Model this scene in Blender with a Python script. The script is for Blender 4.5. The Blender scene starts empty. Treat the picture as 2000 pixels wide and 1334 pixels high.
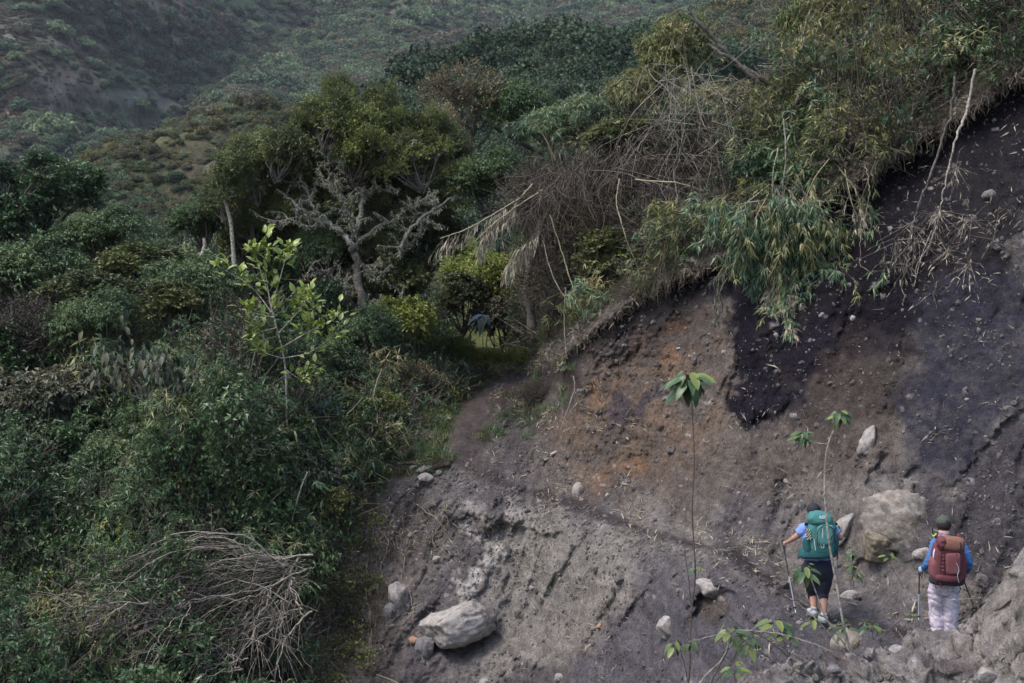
import bpy, math, random
import numpy as np
from mathutils import Vector, Matrix, Euler
random.seed(7)
rng = np.random.default_rng(7)
S = bpy.context.scene
COL = S.collection
R = math.radians
K = 2778.0                       # focal length in picture units of 2000 across

# ------------------------------------------------------------------ camera
cam_d = bpy.data.cameras.new('camera'); cam = bpy.data.objects.new('camera', cam_d); COL.objects.link(cam)
cam.location = (0, 0, 0); cam.rotation_euler = (R(90), 0, 0)
cam_d.sensor_width = 36; cam_d.lens = 36 * K / 2000
cam_d.clip_start = .1; cam_d.clip_end = 4000
cam_d.dof.use_dof = True; cam_d.dof.focus_distance = 24; cam_d.dof.aperture_fstop = 3.4
S.camera = cam
# ------------------------------------------------------------------ sky, sun, exposure
SUN_EL, SUN_AZ = 60, -118        # azimuth: direction the light comes from, degrees clockwise from +Y
w = bpy.data.worlds.new('World'); S.world = w; w.use_nodes = True
nt = w.node_tree; bg = nt.nodes['Background']
sky = nt.nodes.new('ShaderNodeTexSky'); sky.sky_type = 'NISHITA'; sky.sun_disc = False
sky.sun_elevation = R(SUN_EL); sky.sun_rotation = R(SUN_AZ); sky.air_density = 1.0; sky.dust_density = 2.5
nt.links.new(sky.outputs[0], bg.inputs[0]); bg.inputs[1].default_value = .15
sd = bpy.data.lights.new('sun', 'SUN'); sun = bpy.data.objects.new('sun', sd); COL.objects.link(sun)
sd.energy = 1.15; sd.angle = R(16); sd.color = (1, .98, .95)
sun.rotation_euler = (R(90 - SUN_EL), 0, R(180 - SUN_AZ))
S.view_settings.view_transform = 'Standard'; S.view_settings.look = 'None'
S.view_settings.gamma = 1; S.view_settings.use_curve_mapping = False
S.view_settings.exposure = 1.32
S.render.engine = 'CYCLES'
cy = S.cycles; cy.max_bounces = 5; cy.diffuse_bounces = 3; cy.glossy_bounces = 2; cy.transmission_bounces = 3
cy.transparent_max_bounces = 4; cy.volume_bounces = 0; cy.caustics_reflective = False; cy.caustics_refractive = False
cy.use_denoising = True; cy.sample_clamp_indirect = 4
try: cy.denoising_prefilter = 'NONE'; cy.denoising_input_passes = 'RGB_ALBEDO_NORMAL'
except Exception: pass

# ------------------------------------------------------------------ helpers
def at(px, py, Y): return Vector(((px - 1000) / K * Y, Y, (667 - py) / K * Y))
def tag(o, label=None, cat=None, group=None, kind=None):
    if label: o['label'] = label
    if cat: o['category'] = cat
    if group: o['group'] = group
    if kind: o['kind'] = kind
    return o
def empty(name, loc=(0, 0, 0), rz=0, parent=None):
    o = bpy.data.objects.new(name, None); COL.objects.link(o)
    o.location = loc; o.rotation_euler = (0, 0, rz); o.empty_display_size = .1
    if parent: o.parent = parent
    return o
def link(name, me, parent=None, loc=None):
    o = bpy.data.objects.new(name, me); COL.objects.link(o)
    if parent: o.parent = parent
    if loc is not None: o.location = loc
    return o

def hsh(ix, iy, iz, seed):
    h = (ix.astype(np.uint32) * np.uint32(374761393) + iy.astype(np.uint32) * np.uint32(668265263)
         + iz.astype(np.uint32) * np.uint32(2147483647 - 57) + np.uint32(seed * 7919 + 17))
    h = (h ^ (h >> np.uint32(13))) * np.uint32(1274126177)
    h = h ^ (h >> np.uint32(16))
    h = (h * np.uint32(2246822519)); h = h ^ (h >> np.uint32(15))
    return h.astype(np.float64) / 4294967295.0
def vnoise(x, y, z=0., seed=0):
    x, y, z = np.broadcast_arrays(np.asarray(x, float), np.asarray(y, float), np.asarray(z, float))
    i, j, k = np.floor(x).astype(np.int64), np.floor(y).astype(np.int64), np.floor(z).astype(np.int64)
    u, v, t = x - i, y - j, z - k
    u = u * u * (3 - 2 * u); v = v * v * (3 - 2 * v); t = t * t * (3 - 2 * t)
    r = 0
    for a in (0, 1):
        for b in (0, 1):
            for c in (0, 1):
                r = r + hsh(i + a, j + b, k + c, seed) * (u if a else 1 - u) * (v if b else 1 - v) * (t if c else 1 - t)
    return r * 2 - 1
def fbm(x, y, z=0., o=4, seed=0, gain=.5):
    s, a, f = 0, 1., 1.
    for q in range(o):
        s = s + a * vnoise(x * f + q * 3.1, y * f + q * 7.7, np.asarray(z) * f, seed + q); a *= gain; f *= 2.03
    return s
def billow(x, y, z=0., o=4, seed=0, gain=.5):
    s, a, f = 0, 1., 1.
    for q in range(o):
        s = s + a * (np.abs(vnoise(x * f + q * 3.1, y * f + q * 7.7, np.asarray(z) * f, seed + q)) * 2 - .6); a *= gain; f *= 2.03
    return s
def sstep(a, b, x):
    t = np.clip((x - a) / (b - a), 0, 1); return t * t * (3 - 2 * t)
def inpoly(px, py, poly):
    """signed distance-like field: >0 inside, in picture units"""
    P = np.array(poly, float); n = len(P)
    ins = np.zeros(px.shape, bool); d = np.full(px.shape, 1e9)
    for i in range(n):
        a, b = P[i], P[(i + 1) % n]
        c = ((a[1] > py) != (b[1] > py))
        with np.errstate(divide='ignore', invalid='ignore'):
            xx = (b[0] - a[0]) * (py - a[1]) / (b[1] - a[1] + 1e-12) + a[0]
        ins ^= c & (px < xx)
        ab = b - a; t = np.clip(((px - a[0]) * ab[0] + (py - a[1]) * ab[1]) / (ab @ ab), 0, 1)
        d = np.minimum(d, np.hypot(px - a[0] - t * ab[0], py - a[1] - t * ab[1]))
    return np.where(ins, d, -d)

class Acc:
    """collects vertices, faces of any size, a material slot per face and one tint per vertex"""
    def __init__(s): s.v = []; s.f = []; s.m = []; s.t = []; s.n = 0
    def add(s, v, f, mat=0, tint=.5):
        v = np.asarray(v, float).reshape(-1, 3)
        f = np.asarray(f, np.int64)
        s.v.append(v); s.f.append(f + s.n); s.m.append(np.full(len(f), mat))
        s.t.append(np.broadcast_to(np.asarray(tint, float), (len(v),)).copy()); s.n += len(v)
    def inst(s, tv, tf, M, pos, tint, mat=0):
        """tv (k,3) template, tf faces, M (N,3,3) columns = axes, pos (N,3), tint (N,)"""
        N, k = len(pos), len(tv)
        if N == 0: return
        v = np.einsum('nij,kj->nki', M, tv) + pos[:, None, :]
        f = (np.asarray(tf)[None] + (np.arange(N) * k)[:, None, None]).reshape(-1, len(tf[0]))
        s.add(v.reshape(-1, 3), f, mat, np.repeat(tint, k))
    def mesh(s, name, mats, smooth=False):
        me = bpy.data.meshes.new(name)
        v = np.concatenate(s.v) if s.v else np.zeros((0, 3)); me.vertices.add(len(v)); me.vertices.foreach_set('co', v.ravel())
        tot = np.concatenate([np.full(len(f), f.shape[1]) for f in s.f]) if s.f else np.zeros(0, int)
        idx = np.concatenate([f.ravel() for f in s.f]) if s.f else np.zeros(0, int)
        me.loops.add(len(idx)); me.loops.foreach_set('vertex_index', idx.astype(np.int32))
        me.polygons.add(len(tot)); st = np.concatenate([[0], np.cumsum(tot)[:-1]]) if len(tot) else tot
        me.polygons.foreach_set('loop_start', st.astype(np.int32))
        for m in mats: me.materials.append(m)
        if len(tot):
            me.polygons.foreach_set('material_index', np.concatenate(s.m).astype(np.int32))
            me.polygons.foreach_set('use_smooth', np.full(len(tot), bool(smooth)))
        me.update(calc_edges=True)
        a = me.attributes.new('tint', 'FLOAT', 'POINT')
        if len(v): a.data.foreach_set('value', np.concatenate(s.t))
        return me
def norm(a): return a / (np.linalg.norm(a, axis=-1, keepdims=True) + 1e-9)
def frames(d, up=None, roll=None):
    """matrices whose columns are side, d, normal"""
    d = norm(d)
    if up is None: up = np.tile([0, 0, 1.], (len(d), 1))
    s = np.cross(d, up); bad = np.linalg.norm(s, axis=1) < 1e-3; s[bad] = [1, 0, 0]; s = norm(s); n = np.cross(s, d)
    if roll is not None:
        c, q = np.cos(roll)[:, None], np.sin(roll)[:, None]; s, n = s * c + n * q, n * c - s * q
    return np.stack([s, d, n], axis=2)
def catmull(P, k=6):
    P = np.asarray(P, float)
    if len(P) < 3: 
        t = np.linspace(0, 1, k + 1)[:, None]; return P[0] * (1 - t) + P[-1] * t
    Q = np.vstack([2 * P[0] - P[1], P, 2 * P[-1] - P[-2]]); out = []
    for i in range(1, len(Q) - 2):
        a, b, c, d = Q[i - 1], Q[i], Q[i + 1], Q[i + 2]
        for t in np.linspace(0, 1, k, endpoint=False):
            out.append(.5 * (2 * b + (c - a) * t + (2 * a - 5 * b + 4 * c - d) * t * t + (3 * b - a - 3 * c + d) * t ** 3))
    out.append(P[-1]); return np.array(out)
def tube(acc, P, r, n=6, mat=0, tint=.5, wob=0, k=0, seed=0):
    P = np.asarray(P, float)
    if k: P = catmull(P, k)
    m = len(P); r = np.interp(np.linspace(0, 1, m), np.linspace(0, 1, len(np.atleast_1d(r))), np.atleast_1d(r))
    T = norm(np.gradient(P, axis=0)); up = np.array([.3, .2, .93]) if abs(T[0, 2]) < .9 else np.array([1., 0, 0])
    s = norm(np.cross(T, up)); b = np.cross(s, T)
    a = np.linspace(0, 2 * math.pi, n, endpoint=False)
    rr = r[:, None] * np.ones((1, n))
    if wob: rr = rr * (1 + wob * vnoise(np.arange(m)[:, None] * .7, np.cos(a)[None] * 1.5 + seed, np.sin(a)[None] * 1.5, seed))
    v = P[:, None] + rr[..., None] * (np.cos(a)[None, :, None] * s[:, None] + np.sin(a)[None, :, None] * b[:, None])
    i = np.arange(m - 1)[:, None] * n; j = np.arange(n)[None]; j2 = (j + 1) % n
    f = np.stack([i + j, i + j2, i + n + j2, i + n + j], axis=2).reshape(-1, 4)
    acc.add(v.reshape(-1, 3), f, mat, tint)

# ------------------------------------------------------------------ materials
def mat(name, rough=.8):
    m = bpy.data.materials.new(name); m.use_nodes = True; n = m.node_tree.nodes
    b = n['Principled BSDF']; b.inputs['Roughness'].default_value = rough; b.inputs['Specular IOR Level'].default_value = .3
    return m, m.node_tree, b
def N(t, kind, **kw):
    n = t.nodes.new(kind)
    for k, v in kw.items():
        if k in n.inputs: n.inputs[k].default_value = v
        else: setattr(n, k, v)
    return n
def ramp(t, fac, stops):
    r = t.nodes.new('ShaderNodeValToRGB'); e = r.color_ramp.elements
    while len(e) < len(stops): e.new(.5)
    for q, (p, c) in zip(e, stops): q.position = p; q.color = (*c, 1)
    t.links.new(fac, r.inputs[0]); return r.outputs[0]
def noise(t, scale, detail=4, coord='Object', rough=.55):
    tc = N(t, 'ShaderNodeTexCoord'); n = N(t, 'ShaderNodeTexNoise', Scale=scale, Detail=detail, Roughness=rough)
    t.links.new(tc.outputs[coord], n.inputs['Vector']); return n.outputs['Fac']
def bump(t, b, h, strength=.5, dist=.02):
    n = N(t, 'ShaderNodeBump', Strength=strength, Distance=dist); t.links.new(h, n.inputs['Height']); t.links.new(n.outputs[0], b.inputs['Normal'])
def leaf_mat(name, stops, rough=.45, trans=.25, spread=.35):
    """leaf colour from each leaf's own tint, shifted a little from plant to plant and clump to clump"""
    m, t, b = mat(name, rough)
    a = N(t, 'ShaderNodeAttribute', attribute_name='tint'); oi = N(t, 'ShaderNodeObjectInfo')
    geo = N(t, 'ShaderNodeNewGeometry'); nz = N(t, 'ShaderNodeTexNoise', Scale=.9, Detail=2.)
    t.links.new(geo.outputs['Position'], nz.inputs['Vector'])
    m1 = N(t, 'ShaderNodeMath', operation='MULTIPLY_ADD'); m1.inputs[1].default_value = spread; t.links.new(oi.outputs['Random'], m1.inputs[0]); t.links.new(a.outputs['Fac'], m1.inputs[2])
    m2 = N(t, 'ShaderNodeMath', operation='MULTIPLY_ADD'); m2.inputs[1].default_value = .5; t.links.new(nz.outputs['Fac'], m2.inputs[0]); t.links.new(m1.outputs[0], m2.inputs[2])
    m3 = N(t, 'ShaderNodeMath', operation='SUBTRACT'); m3.inputs[1].default_value = .25 + spread / 2; t.links.new(m2.outputs[0], m3.inputs[0])
    c = ramp(t, m3.outputs[0], stops); t.links.new(c, b.inputs['Base Color']); b.inputs['Specular IOR Level'].default_value = .12 if name.startswith(('far', 'hill')) else .45
    tr = N(t, 'ShaderNodeBsdfTranslucent'); t.links.new(c, tr.inputs[0]); mx = N(t, 'ShaderNodeMixShader'); mx.inputs[0].default_value = trans
    t.links.new(b.outputs[0], mx.inputs[1]); t.links.new(tr.outputs[0], mx.inputs[2]); t.links.new(mx.outputs[0], t.nodes['Material Output'].inputs[0])
    return m
def wood_mat(name, c1, c2, scale=14, rough=.85):
    m, t, b = mat(name, rough); f = noise(t, scale, 5)
    t.links.new(ramp(t, f, [(.35, c1), (.65, c2)]), b.inputs['Base Color']); bump(t, b, f, .6, .01); return m
def attr_mat(name, rough=.9, var=.35, bscale=22, bdist=.06, bstr=1.0):
    """ground: colour painted per vertex (soil kinds), broken up by grain and pebbly relief"""
    m, t, b = mat(name, rough); b.inputs['Specular IOR Level'].default_value = .08
    a = N(t, 'ShaderNodeAttribute', attribute_name='col')
    f = noise(t, bscale, 8, rough=.7); f2 = noise(t, bscale * 4.7, 4, rough=.7)
    mx = N(t, 'ShaderNodeMath', operation='ADD'); t.links.new(f, mx.inputs[0]); t.links.new(f2, mx.inputs[1])
    mr = N(t, 'ShaderNodeMapRange'); mr.inputs[1].default_value = .78; mr.inputs[2].default_value = 1.22; mr.inputs[3].default_value = 1 - var; mr.inputs[4].default_value = 1 + var
    t.links.new(mx.outputs[0], mr.inputs[0])
    f3 = noise(t, bscale * .28, 6, rough=.75); mr3 = N(t, 'ShaderNodeMapRange'); mr3.inputs[1].default_value = .32; mr3.inputs[2].default_value = .68; mr3.inputs[3].default_value = .58; mr3.inputs[4].default_value = 1.42
    t.links.new(f3, mr3.inputs[0]); mm = N(t, 'ShaderNodeMath', operation='MULTIPLY'); t.links.new(mr.outputs[0], mm.inputs[0]); t.links.new(mr3.outputs[0], mm.inputs[1])
    v = N(t, 'ShaderNodeVectorMath', operation='SCALE'); t.links.new(a.outputs['Color'], v.inputs[0]); t.links.new(mm.outputs[0], v.inputs['Scale'])
    t.links.new(v.outputs[0], b.inputs['Base Color']); bump(t, b, mx.outputs[0], bstr, bdist); return m
M = {}
M['soil'] = attr_mat('landslide_soil', var=.42)
M['far'] = attr_mat('hill_ground', var=.35, bscale=.5, bdist=.5)
def rock_mat(name, c1, c2, c3, scale=5):
    m, t, b = mat(name, .85); f = noise(t, scale, 8, rough=.65); g = noise(t, scale * 7, 5, rough=.7)
    mx = N(t, 'ShaderNodeMath', operation='MULTIPLY_ADD'); mx.inputs[1].default_value = .5; t.links.new(g, mx.inputs[0]); t.links.new(f, mx.inputs[2])
    s = N(t, 'ShaderNodeMath', operation='SUBTRACT'); s.inputs[1].default_value = .25; t.links.new(mx.outputs[0], s.inputs[0])
    st = noise(t, 2.3, 5, rough=.7); sm = N(t, 'ShaderNodeMapRange'); sm.inputs[1].default_value = .52; sm.inputs[2].default_value = .62; t.links.new(st, sm.inputs[0]); mk = N(t, 'ShaderNodeMix', data_type='RGBA'); t.links.new(sm.outputs[0], mk.inputs[0]); t.links.new(ramp(t, s.outputs[0], [(.3, c1), (.5, c2), (.68, c3)]), mk.inputs[6]); mk.inputs[7].default_value = (c1[0] * .75, c1[1] * .72, c1[2] * .70, 1)
    t.links.new(mk.outputs[2], b.inputs['Base Color']); bump(t, b, mx.outputs[0], .8, .03); return m
M['rock_tan'] = rock_mat('tan_rock', (.10, .08, .06), (.20, .17, .14), (.31, .275, .24))
M['rock'] = rock_mat('pale_rock', (.15, .125, .11), (.27, .245, .22), (.36, .335, .31))
M['rock_brown'] = rock_mat('brown_rock', (.10, .08, .05), (.19, .155, .11), (.27, .23, .18))
M['rock_grey'] = rock_mat('grey_rock', (.08, .073, .073), (.15, .14, .14), (.22, .205, .20))
M['rock_orange'] = rock_mat('orange_rock', (.16, .09, .05), (.30, .17, .10), (.38, .24, .16))
M['bark'] = wood_mat('bark', (.045, .038, .03), (.12, .105, .085))
M['bark_pale'] = wood_mat('lichen_bark', (.11, .095, .07), (.36, .33, .27), 22)
M['dead'] = wood_mat('dead_wood', (.14, .117, .092), (.31, .27, .22), 16)
M['dead_dark'] = wood_mat('dark_dead_wood', (.038, .030, .023), (.105, .085, .066), 16)
M['cane'] = wood_mat('dry_cane', (.20, .17, .10), (.36, .31, .20), 9)
M['root'] = wood_mat('root', (.12, .09, .065), (.27, .22, .17), 16)
M['snapped'] = wood_mat('snapped_wood', (.35, .14, .04), (.55, .26, .09), 12)
M['moss'] = leaf_mat('grey_lichen', [(.2, (.17, .16, .10)), (.8, (.42, .40, .28))], .9, .1)
M['straw'] = leaf_mat('dry_bamboo_leaves', [(.2, (.16, .13, .09)), (.8, (.38, .33, .24))], .7, .15)
M['straw_dark'] = leaf_mat('dark_dry_leaves', [(.2, (.03, .027, .018)), (.8, (.095, .08, .052))], .8, .1)
G = lambda *s: list(zip((.08, .5, .92), [tuple(x * 1.45 for x in c) for c in s]))
M['lf_dark'] = leaf_mat('dark_green_leaves', G((.018, .036, .014), (.036, .070, .025), (.075, .112, .044)), .4)
M['lf_mid'] = leaf_mat('mid_green_leaves', G((.024, .046, .018), (.048, .086, .032), (.10, .135, .052)), .42)
M['lf_olive'] = leaf_mat('olive_leaves', G((.024, .032, .012), (.055, .070, .022), (.12, .125, .042)), .45)
M['lf_small'] = leaf_mat('small_bright_tree_leaves', G((.032, .044, .011), (.085, .105, .025), (.17, .185, .05)), .4)
M['lf_bright'] = leaf_mat('pale_sapling_leaves', G((.08, .115, .022), (.15, .19, .034), (.25, .28, .07)), .35, .3, .1)
M['lf_bamboo'] = leaf_mat('bamboo_leaves', G((.028, .056, .030), (.058, .102, .052), (.15, .18, .085)), .42)
M['lf_bamboo_y'] = leaf_mat('yellowing_bamboo_leaves', G((.04, .06, .022), (.10, .115, .04), (.22, .19, .085)), .5)
M['lf_grey'] = leaf_mat('grey_green_drooping_leaves', G((.018, .024, .014), (.040, .046, .028), (.095, .085, .045)), .5)
M['lf_yellow'] = leaf_mat('yellow_green_leaves', G((.06, .085, .016), (.16, .19, .035), (.30, .29, .08)), .45, .35)  # leaf colour brightened to stand in for sunlight beyond the trail end
M['lf_brown'] = leaf_mat('brown_leaves', G((.05, .045, .025), (.12, .10, .055), (.21, .17, .09)), .6)
M['lf_blue'] = leaf_mat('blue_green_leaves', G((.022, .046, .034), (.042, .078, .062), (.085, .125, .105)), .4)
M['lf_bigsap'] = leaf_mat('broad_sapling_leaf', G((.020, .044, .018), (.046, .082, .028), (.12, .145, .035)), .4, .3, .25)
M['far_leaf'] = leaf_mat('far_bush_leaves', G((.018, .032, .020), (.055, .085, .045), (.125, .155, .08)), .6, .1, .7)
M['wood_leaf'] = leaf_mat('hill_wood_leaves', G((.018, .028, .018), (.032, .048, .028), (.055, .072, .042)), .8, .1, .7)
M['hill_leaf'] = leaf_mat('hill_scrub_leaves', G((.030, .034, .016), (.060, .062, .028), (.12, .11, .05)), .7, .1, .7)
M['far_leaf2'] = leaf_mat('far_brown_bush_leaves', G((.045, .042, .027), (.078, .072, .045), (.115, .105, .068)), .6, .1, .7)
# ================================================================== LARGE STRUCTURE
def mq_fit(C, c=.6):
    """smooth surface through known points; C rows of (x, z, value)"""
    P, val = C[:, :2], C[:, 2]
    A = np.sqrt(((P[:, None] - P[None]) ** 2).sum(-1) + c * c); n = len(P)
    B = np.zeros((n + 3, n + 3)); B[:n, :n] = A; B[:n, n] = 1; B[:n, n + 1:] = P; B[n, :n] = 1; B[n + 1:, :n] = P.T
    w = np.linalg.solve(B, np.concatenate([val, [0, 0, 0]]))
    def f(x, z):
        out = w[n] + w[n + 1] * x + w[n + 2] * z
        for i in range(n): out = out + w[i] * np.sqrt((x - P[i, 0]) ** 2 + (z - P[i, 1]) ** 2 + c * c)
        return out
    return f
CP = [ # picture x, picture y, distance: trail centre, then slopes above and below
 (1845,1245,19.0),(1700,1225,19.7),(1600,1210,20.3),(1520,1150,21.3),(1430,1086,22.4),(1330,1064,23.8),(1230,1030,25.3),(1120,990,27),(1000,957,28.3),(900,905,29.5),(900,840,31),(955,775,34),(1000,738,36.5),
 (1845,1228,19.6),(1700,1200,20.4),(1600,1185,21.0),(1520,1118,22.1),(1430,1058,23.2),(1330,1036,24.6),(1230,1003,26.1),(1120,962,27.8),(1040,930,29),(985,870,30.5),(1010,800,32.5),(1060,740,33.5),
 (1845,1275,18.6),(1700,1255,19.2),(1600,1240,19.8),(1520,1185,20.7),(1430,1110,22.0),(1330,1088,23.3),(1230,1056,24.8),(1120,1012,26.5),(1000,980,27.9),(860,935,28.9),
 (1230,960,26.7),(1230,925,27.05),(1330,985,25.1),(1330,940,25.5),(1120,925,28.3),(1120,890,28.6),(1430,1010,23.7),(1430,960,24.1),(1560,1010,23.3),(1500,1065,22.8),(1330,800,26.8),
 (1430,900,24.6),(1430,700,25.9),(1430,510,26.7),(1430,400,29),(1430,250,31),(1430,0,34),
 (1200,850,27.9),(1200,720,28.9),(1200,610,29.2),(1200,480,31.5),(1200,250,34),
 (1110,850,28.95),(1110,740,29.8),(1110,670,30.6),(1060,640,34),(1050,450,38),
 (1700,1050,21.4),(1700,850,22.6),(1700,600,24.2),(1700,345,25.7),(1700,200,28),(1700,0,30.5),
 (1950,1200,19.3),(1950,1000,20.2),(1950,700,21.8),(1950,400,23.4),(1950,180,24.5),(1950,0,27.5),
 (2250,1250,18.5),(2250,700,20.5),(2250,50,23),(2250,-250,27),
 (1000,1100,27.1),(1000,1250,26.2),(1000,1334,25.5),(1000,1600,23.5),
 (1200,1200,24.3),(1200,1334,23.5),(1200,1600,21.8),
 (1400,1200,21.5),(1400,1334,20.8),(1400,1600,19.5),
 (1600,1334,19.3),(1600,1600,17.8),(1900,1400,17.8),(1900,1650,16.6),(2250,1600,15.8),
 (850,1050,28.2),(850,1200,27.2),(850,1334,26.2),(700,960,29.2),(700,1100,28),(700,1334,26),(620,1120,27.3),(800,1600,24),
 (800,850,31),(830,800,32.5),(500,900,29),(300,1000,28),(0,1100,27.5),(0,1334,25),(300,1334,25),(0,1700,21),(-300,1200,27),(-300,1700,21),
 (0,850,33),(300,800,33),(600,790,33),(750,745,34),(850,740,37),(950,715,42),(1000,690,47),(880,640,52),(1000,560,60),
 (700,640,44),(400,650,42),(100,640,42),(0,500,52),(300,480,58),(500,500,55),(700,500,60),(-300,600,45),(-300,300,60),(900,450,70),(1000,300,60),(700,300,80),(300,300,80)]
C = np.array([((px - 1000) / K * Y, (667 - py) / K * Y, math.log(Y)) for px, py, Y in CP])
F0 = mq_fit(C, .2)
gx = np.concatenate([np.arange(-24, -12, .3), np.arange(-12, -4.2, .1), np.arange(-4.2, 10.2, .028), np.arange(10.2, 14, .2)])
gz = np.concatenate([np.arange(-12, -7, .2), np.arange(-7, 6.2, .028), np.arange(6.2, 9.5, .15)])
X, Z = np.meshgrid(gx, gz)
Yb = np.exp(np.clip(F0(X, Z), 2.3, 4.6))
PX = X / Yb * K + 1000; PY = 667 - Z / Yb * K
# zones of the slope (outlines given at the slope itself)
EDGE = [(960,760),(1010,720),(1080,690),(1130,655),(1170,620),(1240,575),(1300,545),(1370,510),(1430,487),(1500,440),(1560,400),(1620,365),(1700,325),(1760,285),(1800,255),(1860,225),(1930,180),(2000,135),(2300,20)]
ex, ey = np.array(EDGE, float).T
wob = 14 * fbm(PX / 60, PY / 60, 0, 4, 3) + 7 * fbm(PX / 14, PY / 14, 0, 3, 8)
edge_y = np.interp(PX, ex, ey) + wob * .8 + np.where(PX < 955, 999, 0)
below = PY - edge_y                                    # >0 below the turf edge, picture units
SCAR = [(955,770),(1010,715)] + EDGE[3:] + [(2300,1700),(600,1700),(610,1250),(640,1080),(700,985),(800,935),(870,915),(960,860)]
scar = inpoly(PX + wob * .7, PY + wob * .5, SCAR)
isscar = sstep(-8, 8, scar)
trail_pts = [(2100,1290),(1845,1250),(1700,1225),(1600,1205),(1520,1150),(1430,1080),(1330,1058),(1230,1025),(1120,985),(1000,952),(910,905),(905,840),(960,775),(1000,735)]
dt = np.full(X.shape, 1e9)
for a, b in zip(trail_pts[:-1], trail_pts[1:]):
    a = np.array(a, float); ab = np.array(b, float) - a; t = np.clip(((PX - a[0]) * ab[0] + (PY - a[1]) * ab[1]) / (ab @ ab), 0, 1)
    dt = np.minimum(dt, np.hypot(PX - a[0] - t * ab[0], (PY - a[1] - t * ab[1]) * 1.5))
trail = sstep(44, 18, dt + wob * .6)
leftside = sstep(1000, 800, PX)
D = np.zeros(X.shape)
D += .16 * fbm(X * .55, Z * .55, 0, 3, 11)
# downslope rills: stretched along the fall line, which leans to the lower left
th = R(62); U = X * math.sin(th) - Z * math.cos(th); V = X * math.cos(th) + Z * math.sin(th)
U2 = U + .35 * fbm(X * .5, Z * .5, 0, 2, 5)
rill = billow(U2 * 1.5, V * .22, 0, 4, 21)
low = sstep(0, 60, PY - np.interp(PX, [a for a, b in sorted(trail_pts)], [b for a, b in sorted(trail_pts)]))
D += isscar * (1 - trail) * (.10 * rill); D += .06 * sstep(50, 30, dt + wob) * isscar * np.where(PX > 980, 1, 0)
bedw = fbm(X * 5, Z * 5, 0, 3, 44)
rough_z = .55 + .45 * fbm(X * .8, Z * .8, 0, 2, 40)
SMZ = np.maximum(sstep(-10, 25, inpoly(PX + wob, PY + wob, [(1790,590),(1765,760),(1742,880),(1760,905),(1850,950),(1900,905),(1960,830),(2100,730),(2300,600),(2300,420),(1950,480)])),
                         sstep(-10, 25, inpoly(PX + wob, PY + wob, [(960,1010),(1120,1010),(1230,1090),(1190,1200),(1050,1300),(960,1290),(940,1120)])) * .6)
D += isscar * (.038 * billow(X * 2.6 + .4 * bedw, Z * 2.6, 0, 5, 31, .66) + .034 * (1 - np.abs(fbm(X * 6, Z * 4.5, 0, 4, 33, .7)) * 1.6)) * (rough_z + .35) * (1 - .85 * SMZ) 
bed = fbm(U2 * 4.5, V * .7, 0, 4, 41, .6); D += isscar * (1 - trail * .6) * (.045 * bed + .03 * sstep(.12, .0, np.abs(fbm(U2 * 1.7, V * .22, 0, 3, 47, .55))))
D += (1 - isscar) * (.12 * fbm(X * 2, Z * 2, 0, 4, 35))
# embedded clods: rounded lumps on a jittered lattice
def lumps(X, Z, s, keep, seed, amp):
    out = np.zeros(X.shape); cx, cz = np.floor(X / s), np.floor(Z / s)
    for dx in (-1, 0, 1):
        for dz in (-1, 0, 1):
            ix, iz = cx + dx, cz + dz; zero = ix * 0
            jx = hsh(ix, iz, zero, seed); jz = hsh(ix, iz, zero + 1, seed); r = hsh(ix, iz, zero + 2, seed); k = hsh(ix, iz, zero + 3, seed)
            rr = s * (.12 + .34 * r); d = np.hypot(X - (ix + jx) * s, (Z - (iz + jz) * s) * 1.15) / rr
            out = np.maximum(out, np.where((k < keep) & (d < 1), np.sqrt(np.clip(1 - d * d, 0, 1)) * rr * amp, 0))
    return out
L1 = lumps(X + .07 * fbm(X * 9, Z * 9, 0, 2, 4), Z + .05 * fbm(X * 9, Z * 9, 5, 2, 4), .34, .16, 61, .5); L2 = lumps(X + .03 * fbm(X * 20, Z * 20, 0, 2, 9), Z, .13, .5, 62, .7)
smooth_zone = SMZ; _u = np.maximum(sstep(-10, 25, inpoly(PX + wob, PY + wob, [(1790,590),(1765,760),(1742,880),(1760,905),(1850,950),(1900,905),(1960,830),(2100,730),(2300,600),(2300,420),(1950,480)])),
                         sstep(-10, 25, inpoly(PX + wob, PY + wob, [(960,1010),(1120,1010),(1230,1090),(1190,1200),(1050,1300),(960,1290),(940,1120)])) * .6)
D -= isscar * (1 - smooth_zone * .9) * (L1 + L2)
# turf lip that overhangs, undercut right below it
D += np.where(PX > 955, 1, 0) * (-.28 * sstep(-70, -8, below) * sstep(26, 4, below) + (.35 + .5 * sstep(1300, 1450, PX)) * sstep(2, 30, below) * sstep(230, 70, below) * sstep(1050, 1300, PX))
# dark slab still sticking to the slope, its lower left edge a hand thick
SLAB = [(1440,560),(1450,640),(1446,700),(1436,760),(1438,822),(1466,832),(1478,815),(1500,818),(1508,836),(1525,800),(1560,760),(1600,700),(1700,640),(1790,590),(1800,500),(1700,380),(1500,470)]
slab = inpoly(PX + wob * .5, PY + wob * .7, SLAB); D -= .16 * sstep(-2, 9, slab) * sstep(150, 40, slab) * sstep(1560, 1500, PX)
SM2 = [(1775,580),(1765,760),(1735,890),(1720,925),(1745,930),(1790,915),(1850,948),(1885,925),(1905,895),(1960,830),(2100,730),(2300,600),(2300,380)]
sm2 = inpoly(PX + wob * .6, PY + wob * .6, SM2); D -= .14 * sstep(-2, 8, sm2) * sstep(120, 40, sm2)
D += 1.1 * sstep(-5, 55, inpoly(PX, PY, [(1100,340),(1200,300),(1300,310),(1400,380),(1420,455),(1300,520),(1180,590),(1110,600),(1075,480)]))
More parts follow.
